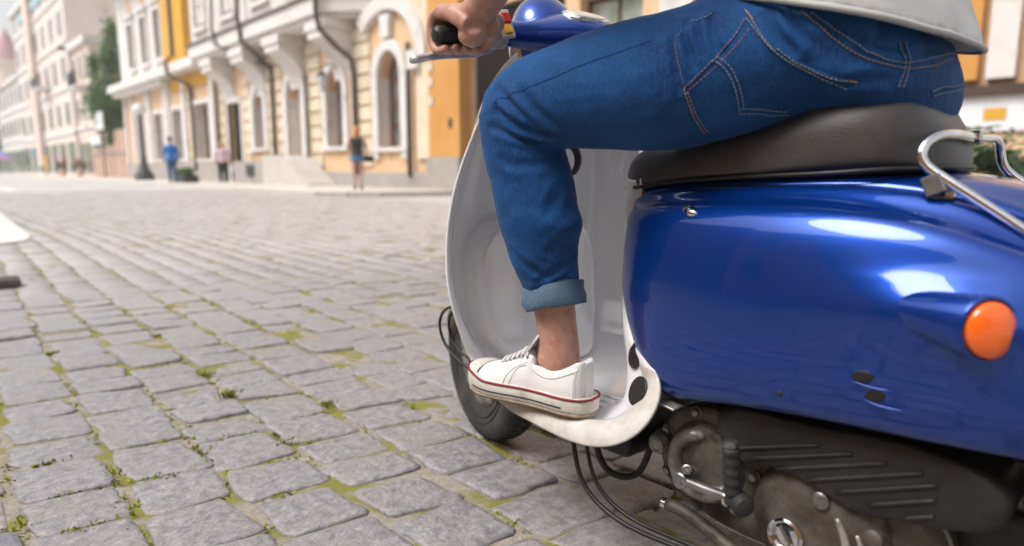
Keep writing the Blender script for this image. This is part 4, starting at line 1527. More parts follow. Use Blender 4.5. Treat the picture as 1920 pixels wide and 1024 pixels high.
# crest in front of the instrument
cr = []
for t in np.linspace(0, 1, 20):
    y = -.255 + .145 * t
    w = .07 * math.sin(math.pi * min(1, .18 + t * .82)) ** .7 + .004
    h = .045 * math.sin(math.pi * (.12 + .88 * t)) ** .8 + .002
    a = np.linspace(0, np.pi, 22)
    cr.append(np.stack([np.cos(a) * w - .02 + .15 * t * 0, np.full_like(a, y), .900 + np.sin(a) * (h + .028) + .026 * math.sin(math.pi * t * .8)], axis=1))
loft('head_crest', np.concatenate([np.array(cr), ], axis=0), M_BLUE, head, caps=(True, True), closed=True)
spn = Vector((-.06, -.36, .93))
sp = oval('speedometer', (.0, -.284, .9475), spn, (0, 1, .4), .052, .043, M_CHROME, scooter, depth=.02, dome=.001, seg=40)
oval('dial', (.0, -.2845, .949), spn, (0, 1, .4), .046, .037, material('dial_face', (0.62, 0.6, 0.54), (0.55, 0.53, 0.47), scale=20, rough=0.4, coat=1.0), sp, depth=.001, dome=.003, seg=36)
lathe('headlight_ring', [(-.02, .070), (0, .080), (.012, .079), (.018, .072), (.012, .068)], (.02, -.150, .895), (.2, .96, -.12), M_CHROME, scooter, seg=40)
lathe('headlight_glass', [(0, .068), (.014, .055), (.022, .03), (.024, .004)], (.021, -.146, .894), (.2, .96, -.12), M_GLASS, scooter, seg=32)
lathe('headlight_bowl', [(.0, .070), (-.03, .068), (-.06, .055), (-.08, .02)], (.021, -.150, .895), (.2, .96, -.12), M_BLUE, scooter, seg=32)

# grips, switches, levers
for sg in (-1, 1):
    G0 = np.array([-.306, -.205, .882]) if sg < 0 else np.array([.306, -.335, .890])
    G1 = BA if sg < 0 else BE
    ax = (G0 - G1) / np.linalg.norm(G0 - G1)
    ln = np.linalg.norm(G0 - G1)
    pf = [(0, .0135), (.004, .0165)] + [(h, .0165 if i % 2 else .0155) for i, h in enumerate(np.linspace(.008, ln - .03, 16))] + [(ln - .028, .0175), (ln - .026, .0175), (ln - .025, .013)]
    lathe('grip', [(h, r) for h, r in pf], tuple(G0), tuple(-ax), M_RUBBER, scooter, seg=24, deg=60)
    lathe('grip_end', [(-.004, .004), (-.003, .011), (0, .0135)], tuple(G0), tuple(-ax), M_BLACK, scooter, seg=20)
    hs = lathe('switch_housing', [(-.013, .014), (-.013, .0265), (-.010, .029), (.012, .029), (.016, .0265), (.016, .014)], tuple(G1 + ax * .002), tuple(ax), M_SWITCH, scooter, seg=28)
    if sg < 0:
        ctr = Vector(G1 + ax * .002)
        back = Vector((-.14, -.93, .34)).normalized()
        side = Vector(ax)
        upv = side.cross(back).normalized()
        if upv.z < 0:
            upv = -upv
        rot = Matrix((side, back, upv)).transposed()
        bevel_box('switch_plate', (ctr + back * .030 - Vector((.0145, .004, .027))), (ctr + back * .030 + Vector((.0145, .004, .027))), M_SWITCH, hs, bev=.002, rot=rot)
        bevel_box('red_switch', (ctr + back * .0345 + upv * .009 - Vector((.0105, .0042, .0095))), (ctr + back * .0345 + upv * .009 + Vector((.0105, .0042, .0095))), M_RED, hs, bev=.0015, rot=rot)
        bevel_box('yellow_switch', (ctr + back * .0345 - upv * .0125 - Vector((.0075, .004, .0085))), (ctr + back * .0345 - upv * .0125 + Vector((.0075, .004, .0085))), M_YEL, hs, bev=.0015, rot=rot)
    # lever: flat bar curving ahead of and below the grip
    if sg < 0:
        lp = [(-.155, -.185, .880), (-.19, -.170, .868), (-.24, -.163, .862), (-.29, -.168, .852), (-.325, -.185, .843), (-.343, -.196, .838), (-.350, -.199, .836)]
    else:
        lp = [(.165, -.255, .885), (.20, -.255, .872), (.25, -.265, .866), (.30, -.28, .858), (.345, -.305, .85)]
    tube('brake_lever', lp, [.008, .009, .0095, .0105, .011, .0105, .009, .0105, .0085], M_LEVER, scooter, seg=12, n=44, flat=.75)
# a slim black stem on the right of the head, with a mirror on top
ms = tube('mirror_stem', [(.12, -.325, .925), (.14, -.400, .953), (.145, -.43, .964), (.16, -.46, .99), (.2, -.47, 1.06), (.26, -.45, 1.13)], [.004, .0045, .0075, .0075, .006, .006], M_BLACK, scooter, seg=10, n=30)
mr = oval('mirror', (.29, -.45, 1.17), (-.35, -.93, .1), (0, 0, 1), .06, .04, M_BLACK, scooter, depth=.02, seg=30)
oval('mirror_glass', (.2895, -.4515, 1.17), (-.35, -.93, .1), (0, 0, 1), .053, .034, M_CHROME, mr, depth=.001, seg=30)
# cables from the head down past the wheel
tube('brake_cable', [(-.13, -.05, .345), (-.125, .02, .330), (-.122, .045, .295), (-.12, .035, .255), (-.12, -.005, .225), (-.12, -.06, .208), (-.10, -.13, .205)], .0035, M_BLACK, scooter, seg=8, n=40)
tube('brake_cable', [(-.11, -.03, .335), (-.11, .02, .315), (-.11, .025, .28), (-.11, -.0, .245), (-.11, -.05, .226), (-.10, -.11, .222)], .003, M_BLACK, scooter, seg=8, n=40)

# --- engine and transmission on the left
tr = []
def trans_ring(x, s):
    # elongated case outline in the y-z plane
    out = []
    for a in np.linspace(0, 2 * np.pi, 56, endpoint=False):
        cy, cz = math.cos(a), math.sin(a)
        f = 1 / (abs(cy) ** 2.6 + abs(cz) ** 2.6) ** (1 / 2.6)
        y = -.80 + .20 * s * cy * f
        z = .178 + (.082 * s + .012 * (cy > 0) * cy) * cz * f
        out.append((x, y, z))
    return out


case = loft('transmission_case', [trans_ring(x, s) for x, s in ((-.03, .98), (-.115, 1.0), (-.128, .985), (-.132, .95), (-.1325, .6))], M_ALU, scooter)
sharp(case, 40)
seam = [(-.1285, p[1], p[2]) for p in trans_ring(-.1285, .99)]
tube('case_seam', seam + [seam[0]], .003, M_ALU2, case, seg=6)
kick = lathe('kick_housing', [(-.04, .088), (0, .090), (.008, .087), (.012, .080), (.013, .066), (.024, .060), (.027, .052), (.028, .030), (.03, .010)], (-.125, -.668, .196), (-1, 0, 0), M_ALU, scooter, seg=48)
# a raised crescent and bosses on the housing
cres = [(-.151, -.668 + math.cos(a) * .047, .196 + math.sin(a) * .047) for a in np.linspace(RAD(-150), RAD(95), 30)]
tube('housing_crescent', cres, [.006] + [.0155] * 12 + [.006], M_ALU2, kick, seg=10, n=40, flat=.8)
for a in np.linspace(0, 2 * np.pi, 7, endpoint=False):
    y, z = -.668 + math.cos(a + .4) * .079, .196 + math.sin(a + .4) * .079
    bs = lathe('case_boss', [(-.02, .011), (.004, .0105), (.005, .008)], (-.134, y, z), (-1, 0, 0), M_ALU, kick, seg=14)
    lathe('case_bolt', [(0, .006), (.005, .006), (.0056, .004)], (-.139, y, z), (-1, 0, 0), M_STEEL, kick, seg=6)
tube('mount_lug', [(-.09, -.60, .21), (-.125, -.592, .21), (-.155, -.590, .206)], [.022, .02, .0185], M_ALU, kick, seg=18, n=8)
lathe('mount_bolt', [(0, .0155), (.006, .015), (.008, .011), (.005, .008)], (-.155, -.590, .206), (-1, .1, -.05), M_ALU2, kick, seg=18)
cov = lathe('clutch_cover', [(-.03, .094), (0, .093), (.012, .088), (.022, .074), (.026, .050), (.027, .028)], (-.135, -.842, .165), (-1, 0, .03), M_ALU, scooter, seg=48)
lathe('filler_ring', [(0, .026), (.010, .0255), (.012, .022), (.010, .019), (.003, .018), (.003, .004)], (-.160, -.812, .143), (-1, .05, .1), M_CHROME, cov, seg=30)
bevel_box('filler_bar', (-.1695, -.828, .1405), (-.164, -.796, .1455), M_STEEL, cov, bev=.001, rot=Matrix.Rotation(RAD(60), 3, 'X'))
for (y, z) in ((-.853, .2115), (-.92, .185), (-.905, .105)):
    lathe('cover_bolt', [(-.01, .0125), (.008, .0118), (.010, .009), (.0105, .004)], (-.157, y, z), (-1, 0, .1), M_STEEL if z > .2 else M_ALU, cov, seg=14)
tube('cover_rib', [(-.1615, -.875, .195), (-.1615, -.888, .165), (-.1605, -.89, .13), (-.158, -.882, .1)], [.004, .006, .006, .004], M_ALU2, cov, seg=8, n=18)
tube('cover_rib', [(-.158, -.90, .18), (-.158, -.91, .15), (-.157, -.908, .12)], [.003, .0045, .003], M_ALU2, cov, seg=8, n=14)
# kick lever
kl = tube('kick_lever', [(-.196, -.664, .184), (-.198, -.700, .1845), (-.2, -.750, .187)], [.0085, .0075, .0082], M_STEEL, scooter, seg=14, n=14)
lathe('lever_hub', [(-.03, .0135), (.006, .0135), (.008, .011), (.006, .007), (.0065, .002)], (-.197, -.662, .184), (-1, 0, 0), M_STEEL, kl, seg=20)
lathe('clamp_bolt', [(-.012, .0075), (.008, .0075), (.009, .005), (.007, .003)], (-.196, -.671, .203), (-.8, -.3, .4), M_STEEL, kl, seg=12)
pp = []
for i, h in enumerate(np.linspace(0, 1, 23)):
    pp.append((h * .082, .0128 if i % 4 < 2 else .0108))
lathe('pedal_rubber', [(-.002, .006)] + pp + [(.084, .006)], (-.207, -.752, .186), (-.06, .06, 1), M_RUBBER, kl, seg=20, deg=70)
lathe('pedal_tip', [(0, .0105), (.006, .010), (.008, .006)], (-.2125, -.7465, .270), (-.06, .06, 1), M_STEEL, kl, seg=18)
lathe('pedal_knuckle', [(-.014, .010), (-.012, .0155), (.006, .0165), (.013, .013), (.016, .006)], (-.207, -.764, .189), (-.55, -.8, 0), M_RUBBER, kl, seg=20)
lathe('pedal_collar', [(-.004, .0125), (.004, .0125)], (-.2015, -.742, .186), (0, 1, 0), M_CHROME, kl, seg=18)
# stand
st_ = tube('stand', [(-.165, -.618, .115), (-.165, -.64, .116), (-.16, -.67, .106), (-.155, -.72, .085), (-.15, -.80, .052), (-.15, -.86, .03)], [.0095, .0105, .011, .011, .010, .009], M_ALU, scooter, seg=12, n=26)
lathe('stand_tip', [(-.002, .010), (.006, .010), (.008, .007)], (-.165, -.616, .115), (0, 1, 0), M_CHROME, st_, seg=14)
# ribbed air filter box
out = [(-.695, .285), (-.80, .315), (-.93, .325), (-1.02, .315), (-1.055, .285), (-1.05, .255), (-1.02, .236), (-.955, .222), (-.90, .214), (-.85, .226), (-.78, .236), (-.715, .236)]
op = spline([(0, y, z) for y, z in out], 60, closed=True)
cenp = op.mean(axis=0)
rings = []
for x, s in ((-.06, .98), (-.150, 1.0), (-.162, .985), (-.168, .95), (-.170, .88), (-.171, .5)):
    q = cenp + (op - cenp) * s
    q[:, 0] = x
    rings.append(q)
box_ = loft('air_filter_box', rings, M_DARKPL, scooter)
for k in range(7):
    y0 = -.715 - k * .04
    a, b = np.array([-.1712, y0, .243 - .002 * k]), np.array([-.1712, y0 - .135, .292 + .001 * k])
    if b[1] < -.985:
        b = a + (b - a) * ((-.985 - a[1]) / (b[1] - a[1]))
    if k >= 3:
        a = a + (b - a) * .0
    tube('filter_rib', [a, (a + b) / 2, b], [.0030, .0034, .0030], M_DARKPL, box_, seg=8, n=8)
# dark front bracket, exhaust, shock, splash shields
prism('engine_bracket', [(-.08, -.53, .24), (-.08, -.60, .26), (-.08, -.64, .20), (-.08, -.63, .09), (-.08, -.60, .11)], (.16, 0, 0), M_BLACK, scooter, bev=.006)
bevel_box('belly_tray', (-.17, -.54, .165), (.17, -.22, .200), M_BLACK, scooter, bev=.012, seg=2)
bevel_box('metal_clip', (-.20, -.645, .290), (-.165, -.615, .294), M_ALU2, scooter, bev=.001, rot=Matrix.Rotation(RAD(8), 3, 'X'))
bevel_box('swing_arm', (-.105, -1.32, .13), (-.062, -.93, .25), M_BLACK, scooter, bev=.012, seg=2)
lathe('muffler', [(-.02, .02), (0, .05), (.02, .058), (.36, .058), (.39, .045), (.40, .02)], (.16, -1.0, .18), (0, -1, .08), M_STEEL, scooter, seg=28)
tube('rear_shock', [(-.10, -1.22, .22), (-.095, -1.12, .50)], .024, M_BLACK, scooter, seg=14, n=6)
tube('tail_light', [(-.03, -1.452, .435), (.03, -1.452, .435)], .022, M_REDLENS, scooter, seg=18, n=6)
prism('rear_splash_guard', [(-.07, -1.40, .40), (-.07, -1.47, .36), (-.07, -1.52, .22), (-.07, -1.50, .21), (-.07, -1.44, .34)], (.14, 0, 0), M_BLACK, scooter, bev=.004)
# hanging cables under the floor
tube('throttle_cable', [(-.19, -.43, .205), (-.197, -.445, .165), (-.2, -.468, .112), (-.2, -.537, .074), (-.2, -.64, .072), (-.19, -.74, .082), (-.17, -.80, .10)], .0042, M_BLACK, scooter, seg=8, n=60)
tube('throttle_cable', [(-.175, -.445, .205), (-.18, -.46, .165), (-.185, -.485, .114), (-.185, -.55, .078), (-.185, -.65, .076), (-.18, -.74, .086), (-.16, -.79, .105)], .0036, M_BLACK, scooter, seg=8, n=60)
tube('breather_hose', [(-.15, -.445, .2), (-.145, -.455, .15), (-.13, -.475, .108), (-.11, -.51, .108), (-.1, -.53, .145), (-.095, -.54, .19)], .0062, M_BLACK, scooter, seg=10, n=40)
# ------------------------------------------------------------------ the rider
def denim_material(name, c1, c2, c3, fsc=520):
    m = material(name, c1, c2, scale=9, detail=9, rough=0.8, contrast=(0.36, 0.66), spec=0.25, sheen=0.03)
    nt = m.node_tree
    n, l = nt.nodes, nt.links
    b = n['Principled BSDF']
    src = b.inputs['Base Color'].links[0].from_socket
    tc = n.new('ShaderNodeTexCoord')
    fine = n.new('ShaderNodeTexNoise')
    fine.inputs['Scale'].default_value = fsc
    fine.inputs['Detail'].default_value = 3
    mp = n.new('ShaderNodeMapping')
    mp.inputs['Rotation'].default_value = (0.35, 0.2, 0.1)
    mp.inputs['Scale'].default_value = (1.3, 1.2, 0.22)
    l.new(tc.outputs['Object'], mp.inputs['Vector'])
    l.new(mp.outputs['Vector'], fine.inputs['Vector'])
    mr = n.new('ShaderNodeMapRange')
    mr.inputs['From Min'].default_value = 0.42
    mr.inputs['From Max'].default_value = 0.74
    mr.inputs['To Max'].default_value = 0.55
    l.new(fine.outputs['Fac'], mr.inputs['Value'])
    mx = n.new('ShaderNodeMix')
    mx.data_type = 'RGBA'
    mx.inputs[7].default_value = (*c3, 1)
    l.new(mr.outputs['Result'], mx.inputs['Factor'])
    l.new(src, mx.inputs[6])
    l.new(mx.outputs[2], b.inputs['Base Color'])
    bp = n.new('ShaderNodeBump')
    bp.inputs['Strength'].default_value = 0.35
    bp.inputs['Distance'].default_value = 0.0012
    l.new(fine.outputs['Fac'], bp.inputs['Height'])
    b2 = n.new('ShaderNodeTexNoise')
    b2.inputs['Scale'].default_value = 38
    b2.inputs['Detail'].default_value = 4
    l.new(tc.outputs['Object'], b2.inputs['Vector'])
    bp2 = n.new('ShaderNodeBump')
    bp2.inputs['Strength'].default_value = 0.3
    bp2.inputs['Distance'].default_value = 0.006
    l.new(b2.outputs['Fac'], bp2.inputs['Height'])
    l.new(bp.outputs['Normal'], bp2.inputs['Normal'])
    l.new(bp2.outputs['Normal'], b.inputs['Normal'])
    return m


M_DENIM = denim_material('blue_denim', (0.0025, 0.028, 0.118), (0.005, 0.066, 0.235), (0.022, 0.13, 0.34))
M_CUFF = denim_material('inside_denim', (0.05, 0.095, 0.165), (0.10, 0.165, 0.25), (0.2, 0.28, 0.37), 900)
M_THREAD = material('tan_thread', (0.5, 0.24, 0.1), (0.62, 0.34, 0.16), scale=200, rough=0.8)
M_THREAD2 = material('pale_thread', (0.30, 0.37, 0.38), (0.42, 0.43, 0.38), scale=200, rough=0.8)
M_SHIRT = material('white_jersey', (0.46, 0.463, 0.475), (0.50, 0.503, 0.51), scale=12, rough=0.9, bump=0.25, bscale=260, bdist=0.002, sheen=0.1, spec=0.2)


def skin_material():
    m = material('skin', (0.46, 0.24, 0.18), (0.53, 0.30, 0.235), scale=26, detail=8, rough=0.46, bump=0.3, bscale=150, bdist=0.002, dirt=(0.38, 0.14, 0.10), dscale=38, dcut=(0.46, 0.78), contrast=(.3, .7))
    b = m.node_tree.nodes['Principled BSDF']
    b.inputs['Subsurface Weight'].default_value = 0.12
    b.inputs['Subsurface Radius'].default_value = (0.02, 0.008, 0.004)
    b.inputs['Subsurface Scale'].default_value = 0.4
    return m


M_SKIN = skin_material()
M_HAIR = material('brown_hair', (0.03, 0.018, 0.01), (0.06, 0.035, 0.02), scale=60, rough=0.55, stretch=(1, 1, .2), bump=.5, bscale=150)
M_CANVAS = material('white_canvas', (0.74, 0.735, 0.735), (0.69, 0.68, 0.68), scale=10, rough=0.85, bump=0.2, bscale=500, bdist=0.001, spec=0.25)
M_SOLE = material('off_white_rubber', (0.68, 0.66, 0.62), (0.58, 0.54, 0.48), scale=25, rough=0.5, dirt=(0.36, 0.3, 0.23), dscale=30, dcut=(0.54, 0.78))
M_OUTSOLE = material('worn_outsole', (0.2, 0.16, 0.12), (0.36, 0.3, 0.23), scale=40, rough=0.8)
M_REDLINE = material('dark_red_line', (0.24, 0.012, 0.028), (0.19, 0.01, 0.022), scale=40, rough=0.5)
M_NAVY = material('navy_line', (0.012, 0.02, 0.05), (0.018, 0.026, 0.06), scale=40, rough=0.5)

rider = thing('person', 'rider in blue jeans, pale t-shirt and white sneakers sitting on the blue scooter', 'person', (0, -0.75, .23))


def sweep(pts, rad, n=40, seg=28, flat=1.0):
    p = spline(pts, n)
    r = spline([[x, 0, 0] for x in rad], n)[:, 0] if len(rad) == 2 else np.maximum(.003, _ns(np.linspace(0, 1, len(rad)), np.array(rad, float), np.linspace(0, 1, n)))
    # radius follows the same chord parameter
    d = np.r_[0, np.cumsum(np.linalg.norm(np.diff(np.array(pts, float), axis=0), axis=1))]
    r = np.maximum(.003, _ns(d / d[-1], np.array(rad, float), np.linspace(0, 1, n)))
    return tube_rings(p, r, seg, flat)


def ball(c, r, n=14, seg=24, sc=(1, 1, 1)):
    out = []
    for a in np.linspace(-np.pi / 2 + .05, np.pi / 2 - .05, n):
        th = np.linspace(0, 2 * np.pi, seg, endpoint=False)
        out.append(np.stack([c[0] + r * sc[0] * math.cos(a) * np.cos(th), c[1] + r * sc[1] * math.cos(a) * np.sin(th), np.full(seg, c[2] + r * sc[2] * math.sin(a))], axis=1))
    return np.array(out)


def ell_rings(rows, seg=48, tilt=0.0, p=2.2):
    """rows (cx, cy, cz, hx, hy): stacked superellipses, tilted about x"""
    out = []
    th = np.linspace(0, 2 * np.pi, seg, endpoint=False)
    ct, st = np.cos(th), np.sin(th)
    f = 1 / (np.abs(ct) ** p + np.abs(st) ** p) ** (1 / p)
    for cx, cy, cz, hx, hy in rows:
        dx, dy = hx * ct * f, hy * st * f
        out.append(np.stack([cx + dx, cy + dy * math.cos(tilt), cz + dy * math.sin(tilt)], axis=1))
    return np.array(out)


# --- jeans
THIGH = [(-.080, -.85, .822), (-.098, -.785, .818), (-.128, -.70, .803), (-.166, -.61, .780), (-.203, -.52, .772), (-.233, -.437, .763), (-.248, -.375, .752), (-.250, -.345, .744)]
TH_R = [.082, .092, .098, .099, .0925, .081, .071, .062]
CALF = [(-.250, -.350, .752), (-.247, -.360, .700), (-.238, -.371, .640), (-.228, -.381, .575), (-.222, -.387, .530), (-.214, -.392, .485), (-.207, -.398, .445), (-.205, -.399, .425)]
CA_R = [.064, .0675, .0695, .0695, .0635, .0550, .0490, .047]
THIGH_R = [(.085, -.85, .79), (.115, -.76, .785), (.16, -.67, .77), (.22, -.56, .745), (.275, -.47, .715), (.305, -.425, .69)]
CALF_R = [(.305, -.43, .70), (.318, -.445, .62), (.335, -.475, .50), (.352, -.51, .38), (.366, -.54, .27), (.372, -.55, .20)]
pel = ell_rings([(0, -.775, .712, .09, .08), (0, -.785, .730, .125, .115), (0, -.784, .752, .158, .138), (0, -.780, .780, .182, .147), (0, -.774, .815, .188, .150), (0, -.762, .855, .182, .148), (0, -.748, .90, .174, .144), (0, -.735, .945, .167, .138)], tilt=RAD(14))
KB = np.array([-.29, -.405, .705])      # hollow of the knee


CREASES = [
    ([(-0.2696, -0.4787, 0.6982), (-0.2902, -0.4441, 0.7068), (-0.3091, -0.4103, 0.7237), (-0.3171, -0.3757, 0.744)], .0058, .0060),
    ([(-0.2823, -0.4649, 0.7046), (-0.3061, -0.4368, 0.7248), (-0.3173, -0.4069, 0.7524), (-0.3137, -0.3796, 0.7766)], .0046, .0065),
    ([(-0.2596, -0.4629, 0.6909), (-0.283, -0.4253, 0.6963), (-0.3019, -0.3839, 0.7071), (-0.3139, -0.3617, 0.7176)], .0056, .0055),
    ([(-0.2921, -0.4741, 0.7181), (-0.3101, -0.4523, 0.7434), (-0.3153, -0.4321, 0.7664)], .0030, .0075),
    ([(-0.2291, -0.6441, 0.8409), (-0.2451, -0.6526, 0.8102), (-0.2482, -0.6609, 0.7815), (-0.2444, -0.6661, 0.7574)], .0052, .0055),
    ([(-0.2319, -0.6637, 0.8484), (-0.2334, -0.6614, 0.8309), (-0.244, -0.675, 0.8041), (-0.2406, -0.6802, 0.7836)], .0048, .0050),
    ([(-0.2195, -0.6724, 0.8414), (-0.2352, -0.6847, 0.8173), (-0.2328, -0.6921, 0.7966)], .0044, .0050),
    ([(-0.1997, -0.6875, 0.8589), (-0.2238, -0.695, 0.834), (-0.228, -0.7024, 0.8125), (-0.228, -0.7123, 0.798)], .0050, .0055),
    ([(-0.2, -0.7588, 0.8406), (-0.1995, -0.7725, 0.8163), (-0.1918, -0.7919, 0.7955)], .0052, .0058),
    ([(-0.1941, -0.7799, 0.8413), (-0.1916, -0.797, 0.817), (-0.1824, -0.8139, 0.7983)], .0040, .0055),
    ([(-0.1686, -0.8447, 0.8162), (-0.1486, -0.8689, 0.8002), (-0.1173, -0.8888, 0.794)], .0034, .0060),
    ([(-0.0939, -0.8995, 0.7935), (-0.05, -0.9107, 0.7953)], .0026, .0060),
    ([(-0.2145, -0.4613, 0.5534), (-0.2396, -0.4561, 0.5443), (-0.2579, -0.4381, 0.5198)], .0048, .0065),
    ([(-0.2018, -0.4464, 0.5069), (-0.236, -0.4418, 0.4918), (-0.2581, -0.4145, 0.4642)], .0036, .0060),
    ([(-0.2082, -0.4466, 0.4787), (-0.2434, -0.4371, 0.4626), (-0.2567, -0.4032, 0.4489)], .0030, .0050),
    ([(-0.2843, -0.3801, 0.5169), (-0.2729, -0.4041, 0.4914), (-0.2565, -0.4252, 0.4787)], .0030, .0060),
    ([(-0.2539, -0.5101, 0.6945), (-0.2434, -0.5814, 0.7015), (-0.2299, -0.6434, 0.7155)], .0022, .0100),
    ([(-0.3112, -0.375, 0.6652), (-0.2943, -0.413, 0.6566), (-0.2459, -0.4367, 0.6685)], .0022, .0075),
    ([(-0.1968, -0.4334, 0.6394), (-0.2444, -0.4477, 0.6144), (-0.2665, -0.4457, 0.5811)], .0026, .0085),
    ([(-0.1602, -0.8274, 0.7534), (-0.1508, -0.8611, 0.7574), (-0.1234, -0.8881, 0.7542)], .0024, .0065),
]


def crease_field(co):
    d = np.zeros(len(co))
    for pts, dep, w in CREASES:
        p = spline(pts, 24)
        lo, hi = p.min(axis=0) - .04, p.max(axis=0) + .04
        idx = np.where(np.all((co > lo) & (co < hi), axis=1))[0]
        if len(idx) == 0:
            continue
        q = co[idx]
        dist = np.linalg.norm(q[:, None, :] - p[None], axis=2)
        k = dist.argmin(axis=1)
        dd = dist[np.arange(len(q)), k]
        t = k / 23.0
        end = np.sin(np.pi * np.clip(t * .86 + .07, 0, 1)) ** .6
        d[idx] += end * dep * (-1.15 * np.exp(-(dd / w) ** 2) + .75 * np.exp(-((dd - 2.0 * w) / (1.0 * w)) ** 2))
    return d


def jean_folds(co, no):
    x, y, z = co[:, 0], co[:, 1], co[:, 2]
    left = (x < -.14).astype(float)
    d = crease_field(co)
    d += .012 * np.exp(-(((z - .562) / .020) ** 2 + ((y + .455) / .028) ** 2)) * left
    nz = np.array([mnoise.noise(Vector((a * 11, b * 7, c * 11))) + .5 * mnoise.noise(Vector((a * 26, b * 17, c * 26))) + .28 * mnoise.noise(Vector((a * 60, b * 40, c * 60))) for a, b, c in co])
    d += .0030 * nz
    return co + no * d[:, None]


def jean_all(co, no):
    return jean_folds(co, no)


jeans = remeshed('jeans', [shell(sweep(THIGH, TH_R)), shell(sweep(CALF, CA_R)), shell(ball((-.248, -.354, .747), .062)), shell(pel),
                           shell(sweep(THIGH_R, [.095, .104, .10, .092, .080, .065])), shell(sweep(CALF_R, [.064, .067, .067, .06, .052, .048])), shell(ball((.305, -.428, .695), .066)),
                           shell(sweep([(-.09, -.70, .83), (-.11, -.63, .82), (-.14, -.57, .81)], [.085, .07, .045]))], M_DENIM, rider, voxel=.0042, smooth=12, post=jean_all)
jeans['label'] = 'blue denim jeans rolled up at the ankle'


def cuff(c, axis, r, h, name_parent):
    a = Vector(axis).normalized()
    pr = [(-.5, 1.0), (-.5, 1.06), (-.42, 1.12), (-.15, 1.15), (.2, 1.15), (.42, 1.13), (.5, 1.08), (.5, 1.0), (.4, .95), (-.4, .95), (-.5, 1.0)]
    rings = np.array(lathe_rings([(t * h, q * r) for t, q in pr], c, a, 64))
    for i in range(rings.shape[0]):
        for j in range(rings.shape[1]):
            p = rings[i, j]
            k = mnoise.noise(Vector((p[0] * 26, p[1] * 26, p[2] * 22)))
            k2 = math.sin((p[2] * 1.6 + p[1]) * 170) * .0016
            rings[i, j] += (p - np.array(c)) / (np.linalg.norm(p - np.array(c)) + 1e-6) * (.0065 * k + k2 * 1.3)
    return loft('jean_cuff', rings, M_CUFF, name_parent, caps=(False, False))


cf = cuff((-.206, -.402, .4335), (.05, .28, .95), .0475, .040, jeans)
cuff((.374, -.553, .185), (-.05, .1, .98), .048, .042, jeans)
bevel_box('cuff_seam', (-.218, -.362, .413), (-.206, -.346, .449), M_DENIM, cf, bev=.003, rot=Matrix.Rotation(RAD(-10), 3, 'X'))

# --- stitching laid on the cloth
_dg = bpy.context.evaluated_depsgraph_get()
BV = BVHTree.FromObject(jeans, _dg)


def on_jeans(p, lift=.0008):
    q, n_, i, d = BV.find_nearest(Vector(p))
    return q + n_ * lift


def stitch(name, pts, mat, r=.00065, dash=.0042, gap=.0016, seam=0.0):
    n = max(8, int(np.linalg.norm(np.diff(np.array(pts), axis=0), axis=1).sum() / .002))
    p = spline(pts, n)
    q = np.array([on_jeans(x, .0005 + seam * .6) for x in p])
    if seam > 0:
        w = np.array([on_jeans(x, -seam * .4) for x in p])
        tube('seam_ridge', w, seam, M_DENIM, jeans, seg=6)
    v, f = [], []
    s = np.r_[0, np.cumsum(np.linalg.norm(np.diff(q, axis=0), axis=1))]
    t = 0.0
    while t + dash < s[-1]:
        a = np.array([np.interp(t + dash * k / 2, s, q[:, i]) for k in range(3) for i in range(3)]).reshape(3, 3)
        rg = tube_rings(a, [r * .7, r, r * .7], 5)
        vv, ff = shell(rg)
        b = len(v)
        v += vv
        f += [tuple(i + b for i in z) for z in ff]
        t += dash + gap
    return mesh(name, v, f, mat, jeans)


